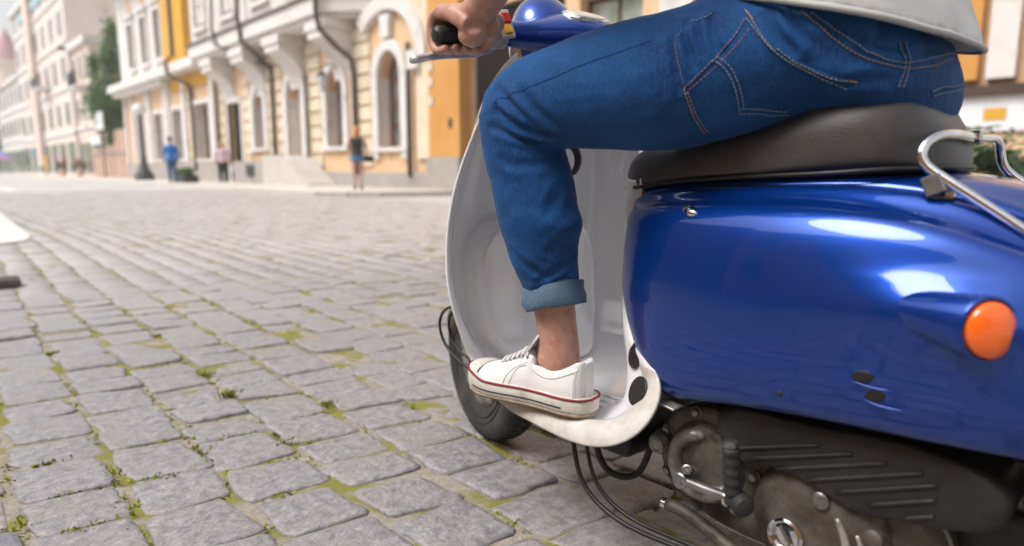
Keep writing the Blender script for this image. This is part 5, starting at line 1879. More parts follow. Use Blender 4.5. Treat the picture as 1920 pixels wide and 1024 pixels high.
PALE, TAN = M_THREAD2, M_THREAD
for nm, pts, mt, rd, sm in (
    ('pocket_stitching', [(-0.204, -0.7303, 0.8511), (-0.2105, -0.7509, 0.8262), (-0.2037, -0.77, 0.8014), (-0.1889, -0.7914, 0.7832), (-0.1724, -0.8184, 0.7672), (-0.1616, -0.8403, 0.7584), (-0.1531, -0.8542, 0.7547)], PALE, .00055, .0030),
    ('pocket_stitching', [(-0.208, -0.7345, 0.8394), (-0.2103, -0.7549, 0.8167), (-0.2002, -0.7757, 0.7934), (-0.183, -0.796, 0.7762), (-0.1675, -0.8201, 0.7611), (-0.1516, -0.8436, 0.7476)], PALE, .00055, .0024),
    ('pocket_stitching', [(-0.2089, -0.7329, 0.8382), (-0.2224, -0.7252, 0.8167), (-0.2284, -0.7073, 0.7952), (-0.2362, -0.6935, 0.7793), (-0.2429, -0.6692, 0.7572)], TAN, .0004, .0020),
    ('pocket_stitching', [(-0.2117, -0.7409, 0.8256), (-0.2217, -0.7291, 0.8065), (-0.2272, -0.7109, 0.7863), (-0.2334, -0.6961, 0.7725), (-0.2394, -0.6744, 0.755)], TAN, .0004, 0),
    ('pocket_stitching', [(-0.2315, -0.7017, 0.7909), (-0.2259, -0.7143, 0.7814), (-0.2172, -0.7231, 0.7647), (-0.2049, -0.725, 0.7453), (-0.1883, -0.7203, 0.7247)], PALE, .0005, .0016),
    ('pocket_stitching', [(-0.2292, -0.7056, 0.794), (-0.2245, -0.72, 0.7842), (-0.2148, -0.7285, 0.7657), (-0.2024, -0.7303, 0.7464), (-0.1868, -0.7262, 0.7272)], PALE, .0005, .0012),
    ('pocket_stitching', [(-0.1883, -0.7203, 0.7247), (-0.1717, -0.7375, 0.7239), (-0.1543, -0.7513, 0.7226), (-0.1373, -0.7667, 0.7234)], PALE, .0005, .0014),
    ('pocket_stitching', [(-0.1918, -0.7234, 0.7298), (-0.1784, -0.7406, 0.7295), (-0.1622, -0.7548, 0.7275), (-0.1471, -0.7666, 0.7263)], PALE, .0005, .0012),
    ('pocket_stitching', [(-0.2427, -0.6691, 0.7565), (-0.235, -0.6707, 0.7404), (-0.2194, -0.6718, 0.7202), (-0.1874, -0.6725, 0.6986)], TAN, .0005, .0020),
    ('pocket_stitching', [(-0.2393, -0.6728, 0.7524), (-0.2309, -0.6741, 0.7369), (-0.2157, -0.6754, 0.7188), (-0.1867, -0.6762, 0.6999)], TAN, .0005, 0),
    ('waist_stitching', [(-0.1865, -0.7933, 0.8383), (-0.1807, -0.8181, 0.8185), (-0.1696, -0.8403, 0.7983), (-0.1554, -0.8607, 0.7832), (-0.1363, -0.8788, 0.7745), (-0.1152, -0.893, 0.7713)], TAN, .0005, .0022),
    ('waist_stitching', [(-0.1822, -0.8045, 0.8384), (-0.1753, -0.8285, 0.8196), (-0.164, -0.8503, 0.8007), (-0.1474, -0.8696, 0.7861), (-0.131, -0.8826, 0.7795), (-0.1141, -0.8933, 0.7776)], PALE, .0005, .0018),
    ('waist_stitching', [(-0.1121, -0.8945, 0.7777), (-0.0786, -0.9077, 0.7835), (-0.0127, -0.9129, 0.798), (.05, -.908, .803)], PALE, .0005, .0018),
    ('waist_stitching', [(-0.1119, -0.895, 0.7702), (-0.0798, -0.9087, 0.7751), (-0.0216, -0.9159, 0.7888), (.05, -.912, .793)], TAN, .0005, .0022),
    ('loop_stitching', [(-0.1178, -0.886, 0.8017), (-0.1171, -0.8904, 0.7888), (-0.1141, -0.8934, 0.7764), (-0.1182, -0.8919, 0.7605), (-0.1195, -0.8888, 0.7463)], PALE, .0005, .0022),
    ('loop_stitching', [(-0.1106, -0.8897, 0.8021), (-0.1106, -0.8937, 0.7892), (-0.1094, -0.8961, 0.7766), (-0.1131, -0.895, 0.7607), (-0.115, -0.8921, 0.7463)], PALE, .0005, .0022),
    ('back_pocket_stitching', [(-0.0718, -0.912, 0.7455), (-0.0551, -0.916, 0.7503), (-0.016, -0.9205, 0.7551), (0.0395, -0.9185, 0.7654)], PALE, .00055, .0026),
    ('back_pocket_stitching', [(-0.0665, -0.9128, 0.7407), (-0.0466, -0.9173, 0.7444), (-0.0039, -0.9209, 0.7507), (0.0297, -0.9202, 0.7575)], PALE, .0005, .0018),
    ('coin_pocket_stitching', [(-0.2263, -0.6653, 0.8409), (-0.2278, -0.6851, 0.8456), (-0.2141, -0.6919, 0.8572)], PALE, .0005, .0018),
    ('coin_pocket_stitching', [(-0.2416, -0.6585, 0.8302), (-0.2491, -0.6602, 0.8087), (-0.2482, -0.6656, 0.7844), (-0.2437, -0.6695, 0.7606)], TAN, .0003, .0022),
    ('side_seam_stitching', [(-0.3139, -0.3785, 0.7563), (-0.3131, -0.4437, 0.7711), (-0.2999, -0.4966, 0.7864), (-0.2855, -0.5446, 0.8011), (-0.27, -0.5886, 0.8119), (-0.2541, -0.6253, 0.823)], M_DENIM, .0004, .0007),
):
    stitch(nm, pts, mt, r=rd, seam=sm)
for pts in ([(-0.1531, -0.8542, 0.7547), (-0.1616, -0.8403, 0.7584)], [(-0.204, -0.7303, 0.8511), (-0.208, -0.744, 0.836)]):
    stitch('bar_tack', [pts[0], tuple((np.array(pts[0]) + np.array(pts[1])) / 2), pts[1]], TAN, r=.0016, dash=.003, gap=.0003)

# --- t-shirt
def build_shirt():
    rows = [(0, -.783, .852, .203, .160), (0, -.776, .882, .202, .158), (0, -.760, .94, .195, .152), (0, -.735, 1.03, .19, .14), (0, -.70, 1.13, .195, .13), (0, -.665, 1.22, .205, .125), (0, -.64, 1.29, .20, .115), (0, -.625, 1.335, .15, .09), (0, -.615, 1.36, .085, .07)]
    rr = np.array(rows)
    zz = np.linspace(0, 1, 70)
    t = np.linspace(0, 1, len(rows))
    cols = [_ns(t, rr[:, k], zz) for k in range(5)]
    rings = ell_rings(list(zip(*cols)), seg=110, tilt=RAD(16), p=2.4)
    for i in range(rings.shape[0]):
        for j in range(rings.shape[1]):
            x, y, z = rings[i, j]
            k = mnoise.noise(Vector((x * 7, y * 7, z * 3.0))) * .013 + mnoise.noise(Vector((x * 19, y * 19, z * 7))) * .005
            fade = 1.0 if i > 3 else .75
            c = np.array([0, cols[1][i], z])
            d = np.array([x, y, z]) - c
            rings[i, j] += d / (np.linalg.norm(d) + 1e-6) * k * fade
    body = shell(rings)
    sl = shell(sweep([(-.16, -.635, 1.285), (-.235, -.635, 1.225), (-.285, -.625, 1.13)], [.075, .072, .074]))
    sr = shell(sweep([(.16, -.635, 1.285), (.235, -.635, 1.225), (.285, -.625, 1.13)], [.075, .072, .074]))
    o = remeshed('t_shirt', [body, sl, sr], M_SHIRT, rider, voxel=.007, smooth=3)
    hem = rings[1]
    hm = [tuple(q) for q in hem]
    return o, rings


shirt, srings = build_shirt()
hemline = np.array([p * np.array([1.012, 1, 1]) for p in srings[2]])
hemline = np.vstack([hemline, hemline[:1]])
ho = tube('hem', hemline + np.array([0, -.001, -.004]), .0042, M_SHIRT, shirt, seg=8)

# --- body: arms, hands, head, ankles as one surface
GA = Vector((.985, -.165, .12)).normalized()
G0v = Vector((-.306, -.205, .882))


def hand_pt(ax, f, u):
    p = G0v + GA * ax + Vector((0, 1, 0)) * f + Vector((0, 0, 1)) * u
    return tuple(p)


hand_parts = []
for ax, ln, rd in ((.010, .88, .0088), (.030, .97, .0096), (.051, 1.02, .0100), (.072, .98, .0098)):
    pth = [hand_pt(ax, -.026, .038), hand_pt(ax, .003 * ln, .041), hand_pt(ax, .028 * ln, .027), hand_pt(ax, .031 * ln, .003), hand_pt(ax, .022 * ln, -.018), hand_pt(ax, .001, -.0265), hand_pt(ax, -.020 * ln, -.024)]
    hand_parts.append(shell(sweep(pth, [rd * 1.05, rd * 1.12, rd * 1.0, rd * .96, rd * .98, rd * .93, rd * .8], n=44, seg=16)))
for ax, r0 in ((.012, .0150), (.034, .0165), (.056, .0172), (.076, .0162)):   # back of the hand, palm and heel
    pth = [hand_pt(ax, .004, .036), hand_pt(ax, -.024, .033), hand_pt(ax * .9 + .002, -.052, .022), hand_pt(ax * .72 + .004, -.082, .004)]
    hand_parts.append(shell(sweep(pth, [r0 * .75, r0, r0 * 1.18, r0 * 1.15], n=26, seg=18)))
hand_parts.append(shell(sweep([hand_pt(.014, -.088, .0), hand_pt(.026, -.070, -.008), hand_pt(.022, -.045, -.004)], [.014, .022, .016], n=20, seg=18)))
hand_parts.append(shell(sweep([hand_pt(.044, -.08, .004), hand_pt(.072, -.055, .0), hand_pt(.088, -.030, -.012), hand_pt(.088, .002, -.026), hand_pt(.080, .022, -.024)], [.020, .0185, .0135, .0115, .009], n=30, seg=18)))
arm_l = sweep([hand_pt(.030, -.066, .024), hand_pt(.020, -.104, .034), hand_pt(.002, -.165, .066), (-.325, -.45, .985), (-.350, -.545, 1.02), (-.352, -.590, 1.055), (-.31, -.625, 1.14), (-.24, -.64, 1.25), (-.17, -.64, 1.30)],
              [.027, .0275, .033, .041, .044, .043, .046, .05, .05], n=70, seg=24)
arm_r = sweep([(.25, -.36, .915), (.29, -.42, .935), (.33, -.52, 1.0), (.35, -.59, 1.06), (.31, -.63, 1.14), (.24, -.64, 1.25), (.17, -.64, 1.30)], [.028, .030, .042, .043, .046, .05, .05], n=60, seg=24)
hr_parts = []
HR0 = Vector((.306, -.335, .890))
HRA = (Vector((.168, -.300, .905)) - HR0).normalized()
for ax, rd in ((.014, .009), (.034, .0097), (.055, .010), (.076, .0098)):
    q = lambda f, u: tuple(HR0 + HRA * ax + Vector((0, f, u)))
    hr_parts.append(shell(sweep([q(-.03, .044), q(.004, .047), q(.034, .031), q(.037, .004), q(.026, -.021), q(.002, -.03), q(-.022, -.027)], [rd * 1.15, rd * 1.28, rd * 1.12, rd, rd, rd * .95, rd * .8], n=36, seg=14)))
    hr_parts.append(shell(sweep([q(.006, .040), q(-.03, .036), tuple(HR0 + HRA * (ax * .8 + .01) + Vector((0, -.062, .024)))], [.014, .019, .021], n=16, seg=14)))
hr_parts.append(shell(sweep([tuple(HR0 + HRA * .04 + Vector((0, -.05, .025))), (.265, -.40, .925), (.29, -.43, .94)], [.024, .028, .03], n=14, seg=18)))
hr_parts.append(shell(sweep([tuple(HR0 + HRA * .06 + Vector((0, -.08, .01))), tuple(HR0 + HRA * .10 + Vector((0, -.03, -.01))), tuple(HR0 + HRA * .09 + Vector((0, .02, -.024)))], [.018, .0135, .009], n=20, seg=14)))
torso = ell_rings([(0, -.76, .86, .12, .09), (0, -.74, .98, .135, .10), (0, -.70, 1.12, .15, .10), (0, -.655, 1.24, .17, .10), (0, -.635, 1.31, .15, .08), (0, -.62, 1.36, .07, .06), (0, -.60, 1.42, .055, .057), (0, -.585, 1.47, .058, .062)], tilt=RAD(10))
headp = [shell(ball((0, -.565, 1.575), .105, sc=(.74, .92, 1.12))), shell(ball((0, -.54, 1.525), .07, sc=(.78, .95, 1.0))), shell(sweep([(0, -.468, 1.585), (0, -.452, 1.56), (0, -.445, 1.545), (0, -.458, 1.538)], [.008, .011, .014, .010], n=14, seg=12)),
         shell(ball((-.078, -.572, 1.565), .03, sc=(.28, .6, 1))), shell(ball((.078, -.572, 1.565), .03, sc=(.28, .6, 1))), shell(ball((0, -.467, 1.512), .02, sc=(1.1, .6, .35))), shell(ball((0, -.467, 1.502), .018, sc=(1.0, .6, .4)))]
leg_l = sweep([(-.095, -.78, .825), (-.165, -.61, .783), (-.23, -.44, .762), (-.247, -.365, .745), (-.246, -.362, .70), (-.228, -.385, .56), (-.210, -.397, .45), (-.2035, -.402, .40), (-.2015, -.4065, .36), (-.2015, -.409, .32), (-.2, -.405, .285)], [.055, .06, .05, .045, .045, .047, .0385, .0358, .0358, .038, .038], n=90, seg=28)
leg_r = sweep([(.095, -.78, .82), (.22, -.56, .745), (.30, -.43, .695), (.318, -.447, .62), (.352, -.51, .38), (.37, -.55, .20), (.376, -.558, .13), (.378, -.56, .08)], [.055, .058, .045, .045, .047, .038, .035, .036], n=80, seg=24)
foot_l = sweep([(-.204, -.445, .288), (-.21, -.39, .288), (-.225, -.31, .276), (-.235, -.26, .270)], [.026, .033, .023, .014], n=24, seg=18)
foot_r = sweep([(.375, -.595, .06), (.385, -.54, .06), (.41, -.43, .045), (.425, -.36, .035)], [.028, .036, .026, .018], n=24, seg=18)
ank = [shell(ball((-.2335, -.404, .322), .012, sc=(.7, 1, 1.2))), shell(sweep([(-.2005, -.428, .40), (-.2005, -.432, .35), (-.2, -.437, .30)], [.012, .0125, .016], n=14, seg=12))]
body = remeshed('body', [shell(arm_l), shell(arm_r), shell(torso), shell(leg_l), shell(leg_r), shell(foot_l), shell(foot_r)] + hand_parts + hr_parts + headp + ank, M_SKIN, rider, voxel=.003, smooth=3)
hair = remeshed('hair', [shell(ball((0, -.578, 1.605), .108, sc=(.78, .95, 1.0))), shell(ball((0, -.60, 1.565), .10, sc=(.76, .75, 1.0)))], M_HAIR, rider, voxel=.008, smooth=2,
                post=lambda co, no: co + no * np.array([[.006 * mnoise.noise(Vector(c) * 40)] for c in co]) - np.array([0, .012, -.004]))
for sx in (-1, 1):
    ey = loft('eye', ball((sx * .032, -.478, 1.578), .0125), material('eye_white', (0.75, 0.73, 0.7), rough=.2), rider)
    oval('iris', (sx * .032, -.4655, 1.578), (0, 1, 0), (0, 0, 1), .0058, .0058, material('iris', (0.08, 0.05, 0.03), rough=.2), ey, depth=.001, seg=16)


# --- sneakers
def sneaker(heel, toe, z0, parent, mirror=1):
    """low canvas shoe, heel and toe are sole ends (x, y)"""
    hv, tv = Vector((heel[0], heel[1], 0)), Vector((toe[0], toe[1], 0))
    L = (tv - hv).length
    f = (tv - hv).normalized()
    s = Vector((0, 0, 1)).cross(f) * mirror      # outer side for the left foot
    def P(t, w, h):
        return tuple(hv + f * (t * L) + s * w + Vector((0, 0, z0 + h)))
    tt = [0, .03, .08, .18, .32, .48, .64, .78, .88, .95, .985, 1.0]
    wo = [.010, .024, .0325, .0365, .0355, .0375, .0455, .0490, .0450, .0330, .0190, .006]    # outer half width
    wi = [.010, .022, .0300, .0330, .0310, .0330, .0420, .0450, .0400, .0290, .0170, .006]
    spring = lambda t: .006 * max(0, (t - .70) / .30) ** 2
    # outline of the sole
    N = 80
    o1 = spline([(t, w, 0) for t, w in zip(tt, wo)], N // 2)
    o2 = spline([(t, -w, 0) for t, w in zip(tt, wi)], N // 2)[::-1]
    outl = np.vstack([o1, o2])
    cm = np.array([.5, 0, 0])
    def ring(grow, h, toe_extra=0.0):
        out = []
        for t, w, _ in outl:
            k = np.array([(t - .5) * L, w])
            nk = k / (np.linalg.norm(k) + 1e-6)
            gt = t + grow * (1 if t > .9 else (-1 if t < .06 else 0)) / L
            gw = w + grow * np.sign(w)
            hh = h + spring(t) + toe_extra * np.clip((t - .78) / .15, 0, 1)
            out.append(P(gt, gw, hh))
        return out
    sole = loft('sole', [ring(-.004, .000), ring(.001, .001), ring(.003, .007), ring(.0035, .016, .003), ring(.003, .026, .010), ring(.000, .0285, .011), ring(-.006, .0285, .011)], M_SOLE, parent)
    loft('outsole', [ring(-.003, -.004), ring(.0022, -.0035), ring(.0024, .0015), ring(-.004, .0015)], M_OUTSOLE, sole)
    loop = lambda gr, h, te, a, b: [P(t + gr * (1 if t > .9 else (-1 if t < .06 else 0)) / L, w + gr * np.sign(w), h + spring(t) + te * np.clip((t - .78) / .15, 0, 1)) for t, w, _ in outl[a:b]]
    rl = ring(.0030, .0265, .010)
    tube('red_line', rl + [rl[0]], .0022, M_REDLINE, sole, seg=8)
    tube('navy_line', loop(.0036, .0105, .001, 6, N // 2 - 5), .0013, M_NAVY, sole, seg=6)
    # upper
    st = [0, .025, .06, .12, .20, .29, .37, .43, .49, .56, .64, .73, .82, .90, .955, .985]
    hgt = [.084, .089, .089, .081, .070, .065, .069, .084, .089, .078, .066, .056, .049, .043, .038, .032]
    open_ = [1, 1, 1, 1, 1, 1, 1, .3, 0, 0, 0, 0, 0, 0, 0, 0]
    rows = []
    for t, h, op in zip(st, hgt, open_):
        a = float(np.interp(t, tt, wo)) - .002
        b = float(np.interp(t, tt, wi)) - .002
        sp = spring(t)
        hb = .022 + sp
        top = max(h + sp, hb + .01)
        cw = .74 if op > .5 else .62      # how far the wall leans in at the top
        wall = []
        for k, (q, sg) in enumerate(((0, 1), (.35, .995), (.7, .90), (.92, .80), (1.0, .72))):
            wall.append((a * sg if op > 0.2 else a * (1 - .42 * q ** 2.2), hb + (top - hb) * (q if op > .2 else q * .86)))
        wall2 = []
        for k, (q, sg) in enumerate(((0, 1), (.35, .995), (.7, .90), (.92, .80), (1.0, .72))):
            wall2.append((-b * sg if op > 0.2 else -b * (1 - .42 * q ** 2.2), hb + (top - hb) * (q if op > .2 else q * .86)))
        inner_h = hb + .012
        mid_o = [(a * .62, top - .004), (a * .56, inner_h), (0, inner_h - .002), (-b * .56, inner_h), (-b * .62, top - .004)]
        mid_c = [(a * .42, hb + (top - hb) * .95), (a * .2, hb + (top - hb) * .99), (0, top), (-b * .2, hb + (top - hb) * .99), (-b * .42, hb + (top - hb) * .95)]
        mid = [(m1[0] * op + m2[0] * (1 - op), m1[1] * op + m2[1] * (1 - op)) for m1, m2 in zip(mid_o, mid_c)]
        sect = wall + mid + wall2[::-1]
        lean = -.010 * (1 - min(1, t / .06)) if t < .06 else 0
        rows.append([P(t + (.012 + 0) / L * (1 if t == 0 else .4 if t < .05 else 0) + (-.006 / L if (t < .03 and 3 <= i <= 11) else 0) * 0, w, h2) for i, (w, h2) in enumerate(sect)])
    g = np.array(rows)
    sfc = gridsurf(g, 90, 71)
    up = mesh('upper', sfc.reshape(-1, 3), gridfaces(90, 71), M_CANVAS, sole)
    fixn(up)
    # close toe and heel
    md = up.modifiers.new('thickness', 'SOLIDIFY')
    md.thickness = .0022
    md.offset = -1
    heelcap = [P(.0 + .004 / L, w, h) for w, h in ((.016, .03), (.014, .05), (.011, .066), (0, .069), (-.011, .066), (-.014, .05), (-.016, .03))]
    prism('heel_strip', [P(.012 / L, .012, .024), P(.014 / L, .010, .086), P(.014 / L, -.010, .086), P(.012 / L, -.012, .024)], f * -.006, M_CANVAS, sole, bev=.001)
    # rubber toe cap
    cap = []
    for t in np.linspace(.86, 1.004, 12):
        a = max(.002, float(np.interp(t, tt, wo)) * .98)
        b = max(.002, float(np.interp(t, tt, wi)) * .98)
        e = max(0.0, 1 - ((t - .86) / .146) ** 2) ** .5
        hh = .030 + spring(t) + .015 * e + .002
        cap.append([P(t, a * math.cos(x) if math.cos(x) > 0 else b * math.cos(x), .030 + spring(t) * .9 + (hh - .030 - spring(t) * .9) * math.sin(x) ** .8) for x in np.linspace(0, math.pi, 24)])
    mesh('toe_cap', np.array(cap).reshape(-1, 3), gridfaces(12, 24), M_SOLE, sole)
    bvs = BVHTree.FromPolygons([tuple(x) for x in sfc.reshape(-1, 3)], gridfaces(90, 71))
    def seamline(nm, pts, r):
        q = []
        for p_ in spline([P(*z_) for z_ in pts], 30):
            h_ = bvs.find_nearest(Vector(p_))
            q.append(tuple(h_[0] + (Vector(p_) - h_[0]) * 0.0 + s * .0004))
        tube(nm, q, r, M_CANVAS, sole, seg=6)
    for dw in (0, .006):
        seamline('upper_seam', [(.62 - dw / L * 2, .05, .030), (.60 - dw / L * 2, .045, .048), (.55 - dw / L, .035, .062), (.46, .032, .074 - dw)], .0011)
    for dt in (.045, .065):
        seamline('heel_seam', [(dt, .05, .028), (dt, .045, .055), (dt, .04, .078)], .0011)
    seamline('collar_seam', [(.03, .04, .080), (.12, .045, .072), (.22, .045, .061), (.32, .045, .058), (.40, .04, .068)], .0013)
    # tongue, laces, eyelets
    tg = []
    for t, w, h in ((.53, .018, .078), (.49, .021, .088), (.45, .023, .099), (.415, .024, .111), (.405, .020, .117)):
        tg.append([P(t, w * q, h + .006 * (1 - q * q)) for q in np.linspace(-1, 1, 9)])
    tsf = gridsurf(np.array(tg), 20, 17)
    tno = mesh('tongue', tsf.reshape(-1, 3), gridfaces(20, 17), M_CANVAS, sole)
    tno.modifiers.new('thickness', 'SOLIDIFY').thickness = .003
    dg = bpy.context.evaluated_depsgraph_get()
    bv = BVHTree.FromPolygons([tuple(x) for x in sfc.reshape(-1, 3)], gridfaces(90, 71))
    for k in range(6):
        t = .70 - k * .045
        w = .020 + .0006 * k
        a = Vector(P(t, w, .09 + k * .004))
        def drop(wv, dt=0):
            q = Vector(P(t + dt, wv, .2))
            hit = bv.ray_cast(q, Vector((0, 0, -1)))
            return (hit[0] + Vector((0, 0, .002))) if hit[0] is not None else Vector(P(t + dt, wv, .07))
        pts = [drop(w), drop(w * .5, .006) + Vector((0, 0, .003)), drop(0, .012) + Vector((0, 0, .004)), drop(-w * .5, .018) + Vector((0, 0, .003)), drop(-w, .02)]
        tube('lace', [tuple(x) for x in pts], .0024, M_CANVAS, sole, seg=6, n=18)
        e0 = drop(w + .004)
        hit = bv.find_nearest(Vector(P(t, w + .006, .085)))
        if hit[0] is not None:
            nrm = hit[1] if hit[1].dot(s + Vector((0, 0, .5))) > 0 else -hit[1]
            ey = oval('eyelet', hit[0] + nrm * .0012, nrm, f, .0032, .0032, M_STEEL, sole, depth=.001, seg=12)
            oval('eyelet_hole', hit[0] + nrm * .0022, nrm, f, .0015, .0015, M_BLACK, sole, depth=.0005, seg=10)
    return sole


# each shoe is a part of the rider
shoe_l = sneaker((-.206, -.494), (-.242, -.235), .246, rider, 1)
shoe_l.name = 'sneaker'
shoe_r = sneaker((.366, -.605), (.425, -.30), .006, rider, -1)
shoe_r.name = 'sneaker.001'
# ------------------------------------------------------------------ people across the street, a parked car
def walker(name, label, base, face, h, build, top, bottom, extra):
    """standing or walking figure; face: heading angle from +Y towards +X"""
    p = thing('person', label, 'person', base)
    k = h / 1.75
    R_ = Matrix.Rotation(-face, 3, 'Z')
    W = lambda x, y, z: tuple(Vector(base) + R_ @ Vector((x * k * build, y * k, z * k)))
    st = extra.get('stride', .12)
    legs, skin = [], []
    for sg, dy in ((-1, st), (1, -st * .8)):
        lp_ = [W(sg * .085, 0, .90), W(sg * .09, dy * .35 + .02, .50), W(sg * .085, dy * .8, .12), W(sg * .085, dy * .85, .05)]
        skin.append(shell(sweep(lp_, [.075 * k, .052 * k, .036 * k, .036 * k], n=30, seg=14)))
        skin.append(shell(sweep([W(sg * .085, dy * .85 - .05, .035), W(sg * .09, dy * .85 + .13, .03)], [.034 * k, .028 * k], n=8, seg=12)))
    torso_ = sweep([W(0, 0, .84), W(0, 0, .95), W(0, .01, 1.10), W(0, 0, 1.28), W(0, -.01, 1.42), W(0, 0, 1.48)], [.13 * k, .145 * k, .125 * k, .15 * k, .12 * k, .05 * k], n=30, seg=20)
    skin.append(shell(torso_))
    arms = extra.get('arms', ((-.22, .06), (.22, -.06)))
    ap = []
    for sg, (ax, ay) in zip((-1, 1), arms):
        a = [W(sg * .16, 0, 1.40), W(sg * .215, -.02, 1.2), W(ax * 1.08, ay * .5 - .01, 1.08), W(ax, ay + .03, .86)]
        if extra.get('hands_up'):
            a = [W(sg * .16, 0, 1.40), W(sg * .22, .02, 1.18), W(sg * .13, .2, 1.2), W(sg * .05, .24, 1.3)]
        ap.append(a)
        skin.append(shell(sweep(a, [.05 * k, .043 * k, .036 * k, .027 * k], n=26, seg=12)))
        e, d = Vector(a[-1]), (Vector(a[-1]) - Vector(a[-2])).normalized()
        for q in range(5):
            sd = R_ @ Vector((0, (q - 2) * .014 * k, 0))
            skin.append(shell(sweep([tuple(e), tuple(e + d * .06 * k + sd), tuple(e + d * (.12 if q else .09) * k + sd * 1.1)], [.018 * k, .011 * k, .009 * k], n=8, seg=8)))
    skin.append(shell(sweep([W(0, 0, 1.44), W(0, .01, 1.56)], [.052 * k, .055 * k], n=8, seg=14)))
    skin.append(shell(ball(W(0, .015, 1.645), .105 * k, sc=(.78, .88, 1.05))))
    skin.append(shell(sweep([W(0, .105, 1.65), W(0, .125, 1.62)], [.01 * k, .014 * k], n=6, seg=8)))
    for sg in (-1, 1):
        skin.append(shell(ball(W(sg * .083, 0, 1.64), .025 * k, n=8, seg=10)))
    remeshed('body', skin, M_SKIN, p, voxel=.014, smooth=3)
    # clothes
    cl = [shell(sweep([W(0, 0, extra.get('hem', .86)), W(0, 0, .97), W(0, .01, 1.10), W(0, 0, 1.28), W(0, -.01, 1.42), W(0, 0, 1.475)], [.155 * k, .16 * k, .145 * k, .168 * k, .14 * k, .062 * k], n=30, seg=22))]
    if extra.get('sleeves', True):
        for a in ap:
            frac = extra.get('sleeve_len', 1.0)
            pts = spline(a, 20)[:max(6, int(20 * frac))]
            cl.append(shell(tube_rings(pts, np.linspace(.062 * k, .044 * k, len(pts)), 12)))
    remeshed('shirt', cl, top, p, voxel=.016, smooth=3)
    tr_ = []
    for sg, dy in ((-1, st), (1, -st * .8)):
        lp_ = [W(sg * .085, 0, .92), W(sg * .09, dy * .35 + .02, .50), W(sg * .085, dy * .8, .08)]
        pts = spline(lp_, 24)
        fr = extra.get('leg_len', 1.0)
        pts = pts[:max(4, int(24 * fr))]
        tr_.append(shell(tube_rings(pts, np.linspace(.095 * k, (.095 - .04 * fr) * k, len(pts)) * extra.get('leg_w', 1), 14)))
    tr_.append(shell(sweep([W(0, 0, .82), W(0, 0, .92), W(0, 0, 1.0)], [.14 * k, .158 * k, .145 * k], n=10, seg=20)))
    remeshed(extra.get('bottom_name', 'trousers'), tr_, bottom, p, voxel=.015, smooth=3)
    hb = [shell(ball(W(0, -.012, 1.685), .105 * k, sc=(.86, .95, .88)))]
    if extra.get('long_hair'):
        hb.append(shell(sweep([W(0, -.05, 1.68), W(0, -.085, 1.5), W(0, -.10, 1.30)], [.085 * k, .085 * k, .05 * k], n=16, seg=14)))
    remeshed('hair', hb, extra['hair'], p, voxel=.014, smooth=2)
    for sg, dy in ((-1, st), (1, -st * .8)):
        loft('shoe', sweep([W(sg * .085, dy * .85 - .07, .045), W(sg * .088, dy * .85, .05), W(sg * .09, dy * .85 + .17, .035)], [.04 * k, .046 * k, .03 * k], n=12, seg=12), extra['shoe'], p)
    return p, W, k


M_BLACKTOP = material('black_cloth', (0.016, 0.017, 0.017), (0.03, 0.03, 0.028), scale=6, rough=.9)
M_BLUETOP = material('bright_blue_cloth', (0.012, 0.16, 0.52), (0.01, 0.13, 0.44), scale=6, rough=.9)
M_PINKTOP = material('pink_cloth', (0.62, 0.42, 0.52), (0.68, 0.5, 0.58), scale=6, rough=.9)
M_BLUEJ = material('dark_jeans', (0.025, 0.075, 0.17), (0.03, 0.09, 0.2), scale=8, rough=.9)
M_SHORTS = material('denim_shorts', (0.05, 0.16, 0.38), (0.06, 0.19, 0.42), scale=8, rough=.9)
M_REDHAIR = material('auburn_hair', (0.42, 0.17, 0.06), (0.5, 0.22, 0.09), scale=20, rough=.6, stretch=(1, 1, .2))
VIEW = RAD(43)
w, W, k = walker('person', 'woman in black top and blue shorts with long auburn hair standing on the pavement', (8.50, 15.35, .10), RAD(40), 1.72, 1.15, M_BLACKTOP, M_SHORTS,
                 dict(hair=M_REDHAIR, long_hair=True, shoe=M_BLACKTOP, sleeves=False, leg_len=.17, leg_w=1.12, hem=.93, stride=.05, bottom_name='shorts', hands_up=True))
bag = thing('shoulder_bag', 'small black bag hanging at the woman\'s hip', 'bag', W(.27, -.03, .80))
q = Vector(W(.27, -.03, .86))
bevel_box('pouch', tuple(q - Vector((.13, .13, .09))), tuple(q + Vector((.13, .13, .09))), M_BLACKTOP, bag, bev=.05, seg=2)
tube('strap', [W(.22, -.03, .94), W(.1, -.15, 1.2), W(-.12, -.05, 1.45), W(-.1, .12, 1.3), W(.12, .17, 1.08), W(.25, .05, .93)], .012, M_BLACKTOP, bag, seg=6, n=24)
walker('person', 'man in bright blue jacket and dark jeans walking away along the pavement', (7.45, 28.4, .10), RAD(15), 1.86, 1.0, M_BLUETOP, M_BLUEJ, dict(hair=M_BLACKTOP, shoe=M_BLACKTOP, stride=.10))
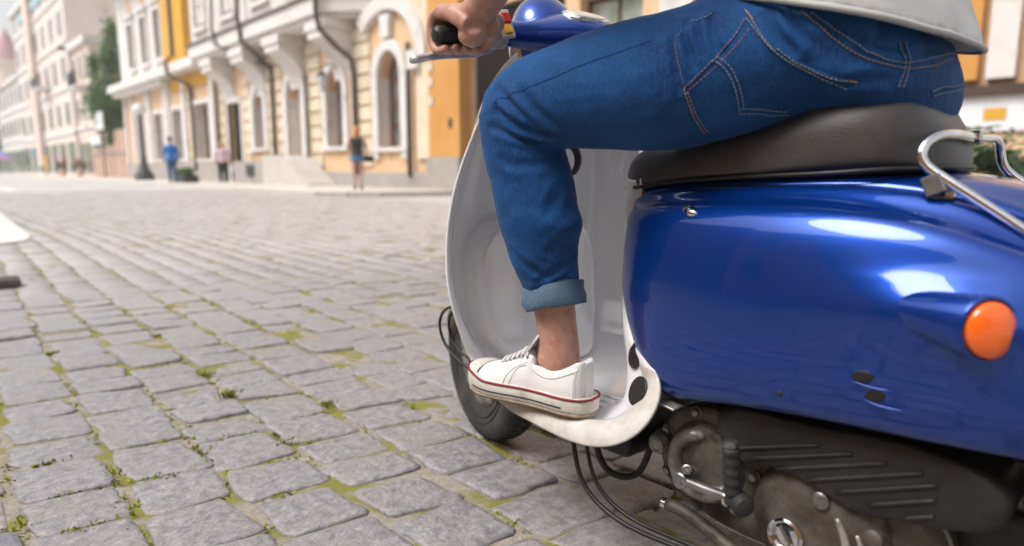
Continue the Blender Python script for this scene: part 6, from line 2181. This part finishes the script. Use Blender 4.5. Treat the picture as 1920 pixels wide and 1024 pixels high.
w3, W3, k3 = walker('person', 'person in pale pink shirt and black trousers beside the dark door', (8.95, 26.9, .10), RAD(200), 1.66, 1.2, M_PINKTOP, M_BLACKTOP, dict(hair=M_REDHAIR, shoe=M_BLACKTOP, stride=.04, sleeve_len=.7, leg_w=1.25))
nb = thing('carrier_bag', 'white carrier bag at the side of the person in pink', 'bag', W3(-.42, 0, .55))
q = Vector(W3(-.42, .0, .62))
loft('sack', ball(tuple(q), .16, n=10, seg=14, sc=(1, .7, 1.1)), M_WSIGN, nb)
tube('handle', [W3(-.42, 0, .74), W3(-.33, .02, .86), W3(-.42, .03, .76)], .012, M_WSIGN, nb, seg=6, n=10)


def parked_car(label, x, y, mat):
    c = thing('parked_car', label, 'car', (x, y, 0))
    side = [(-2.1, .35), (-2.15, .75), (-1.5, .92), (-.85, 1.38), (.75, 1.42), (1.5, 1.0), (2.1, .92), (2.15, .4)]
    rows = []
    for xx, s in ((-.86, .93), (-.80, 1.0), (.80, 1.0), (.86, .93)):
        rows.append([(x + xx * (1 - .12 * max(0, (z - .95) / .45)), y + yy * s, z if s == 1.0 else z * .99) for yy, z in side])
    sharp(loft('body', rows, mat, c), 30)
    for sx in (-1, 1):
        MB().ext([(y - 1.2, .98), (y - .8, 1.3), (y + .68, 1.34), (y + 1.15, 1.0)], x + sx * .83 - .012, x + sx * .83 + .012).build('side_window', M_PANE, c)
        for yy in (-1.35, 1.3):
            wh = lathe('wheel', [(-.1, .2), (-.1, .3), (-.07, .33), (.07, .33), (.1, .3), (.1, .2)], (x + sx * .76, y + yy, .31), (1, 0, 0), M_TYRE, c, seg=20)
            lathe('rim', [(-.105, .19), (-.105, .02), (.105, .02), (.105, .19)], (x + sx * .76, y + yy, .31), (1, 0, 0), M_ALU2, wh, seg=16)
    for sx in (-1, 1):
        oval('tail_lamp', (x + sx * .66, y - 2.13, .74), (0, -1, .1), (0, 0, 1), .12, .08, M_REDLENS, c, depth=.02, seg=16)
    return c


parked_car('dark parked car at the far left end of the street', 5.6, 100, M_BLACKTOP)
parked_car('silver parked car behind the dark one down the street', 6.0, 110, M_ALU2)
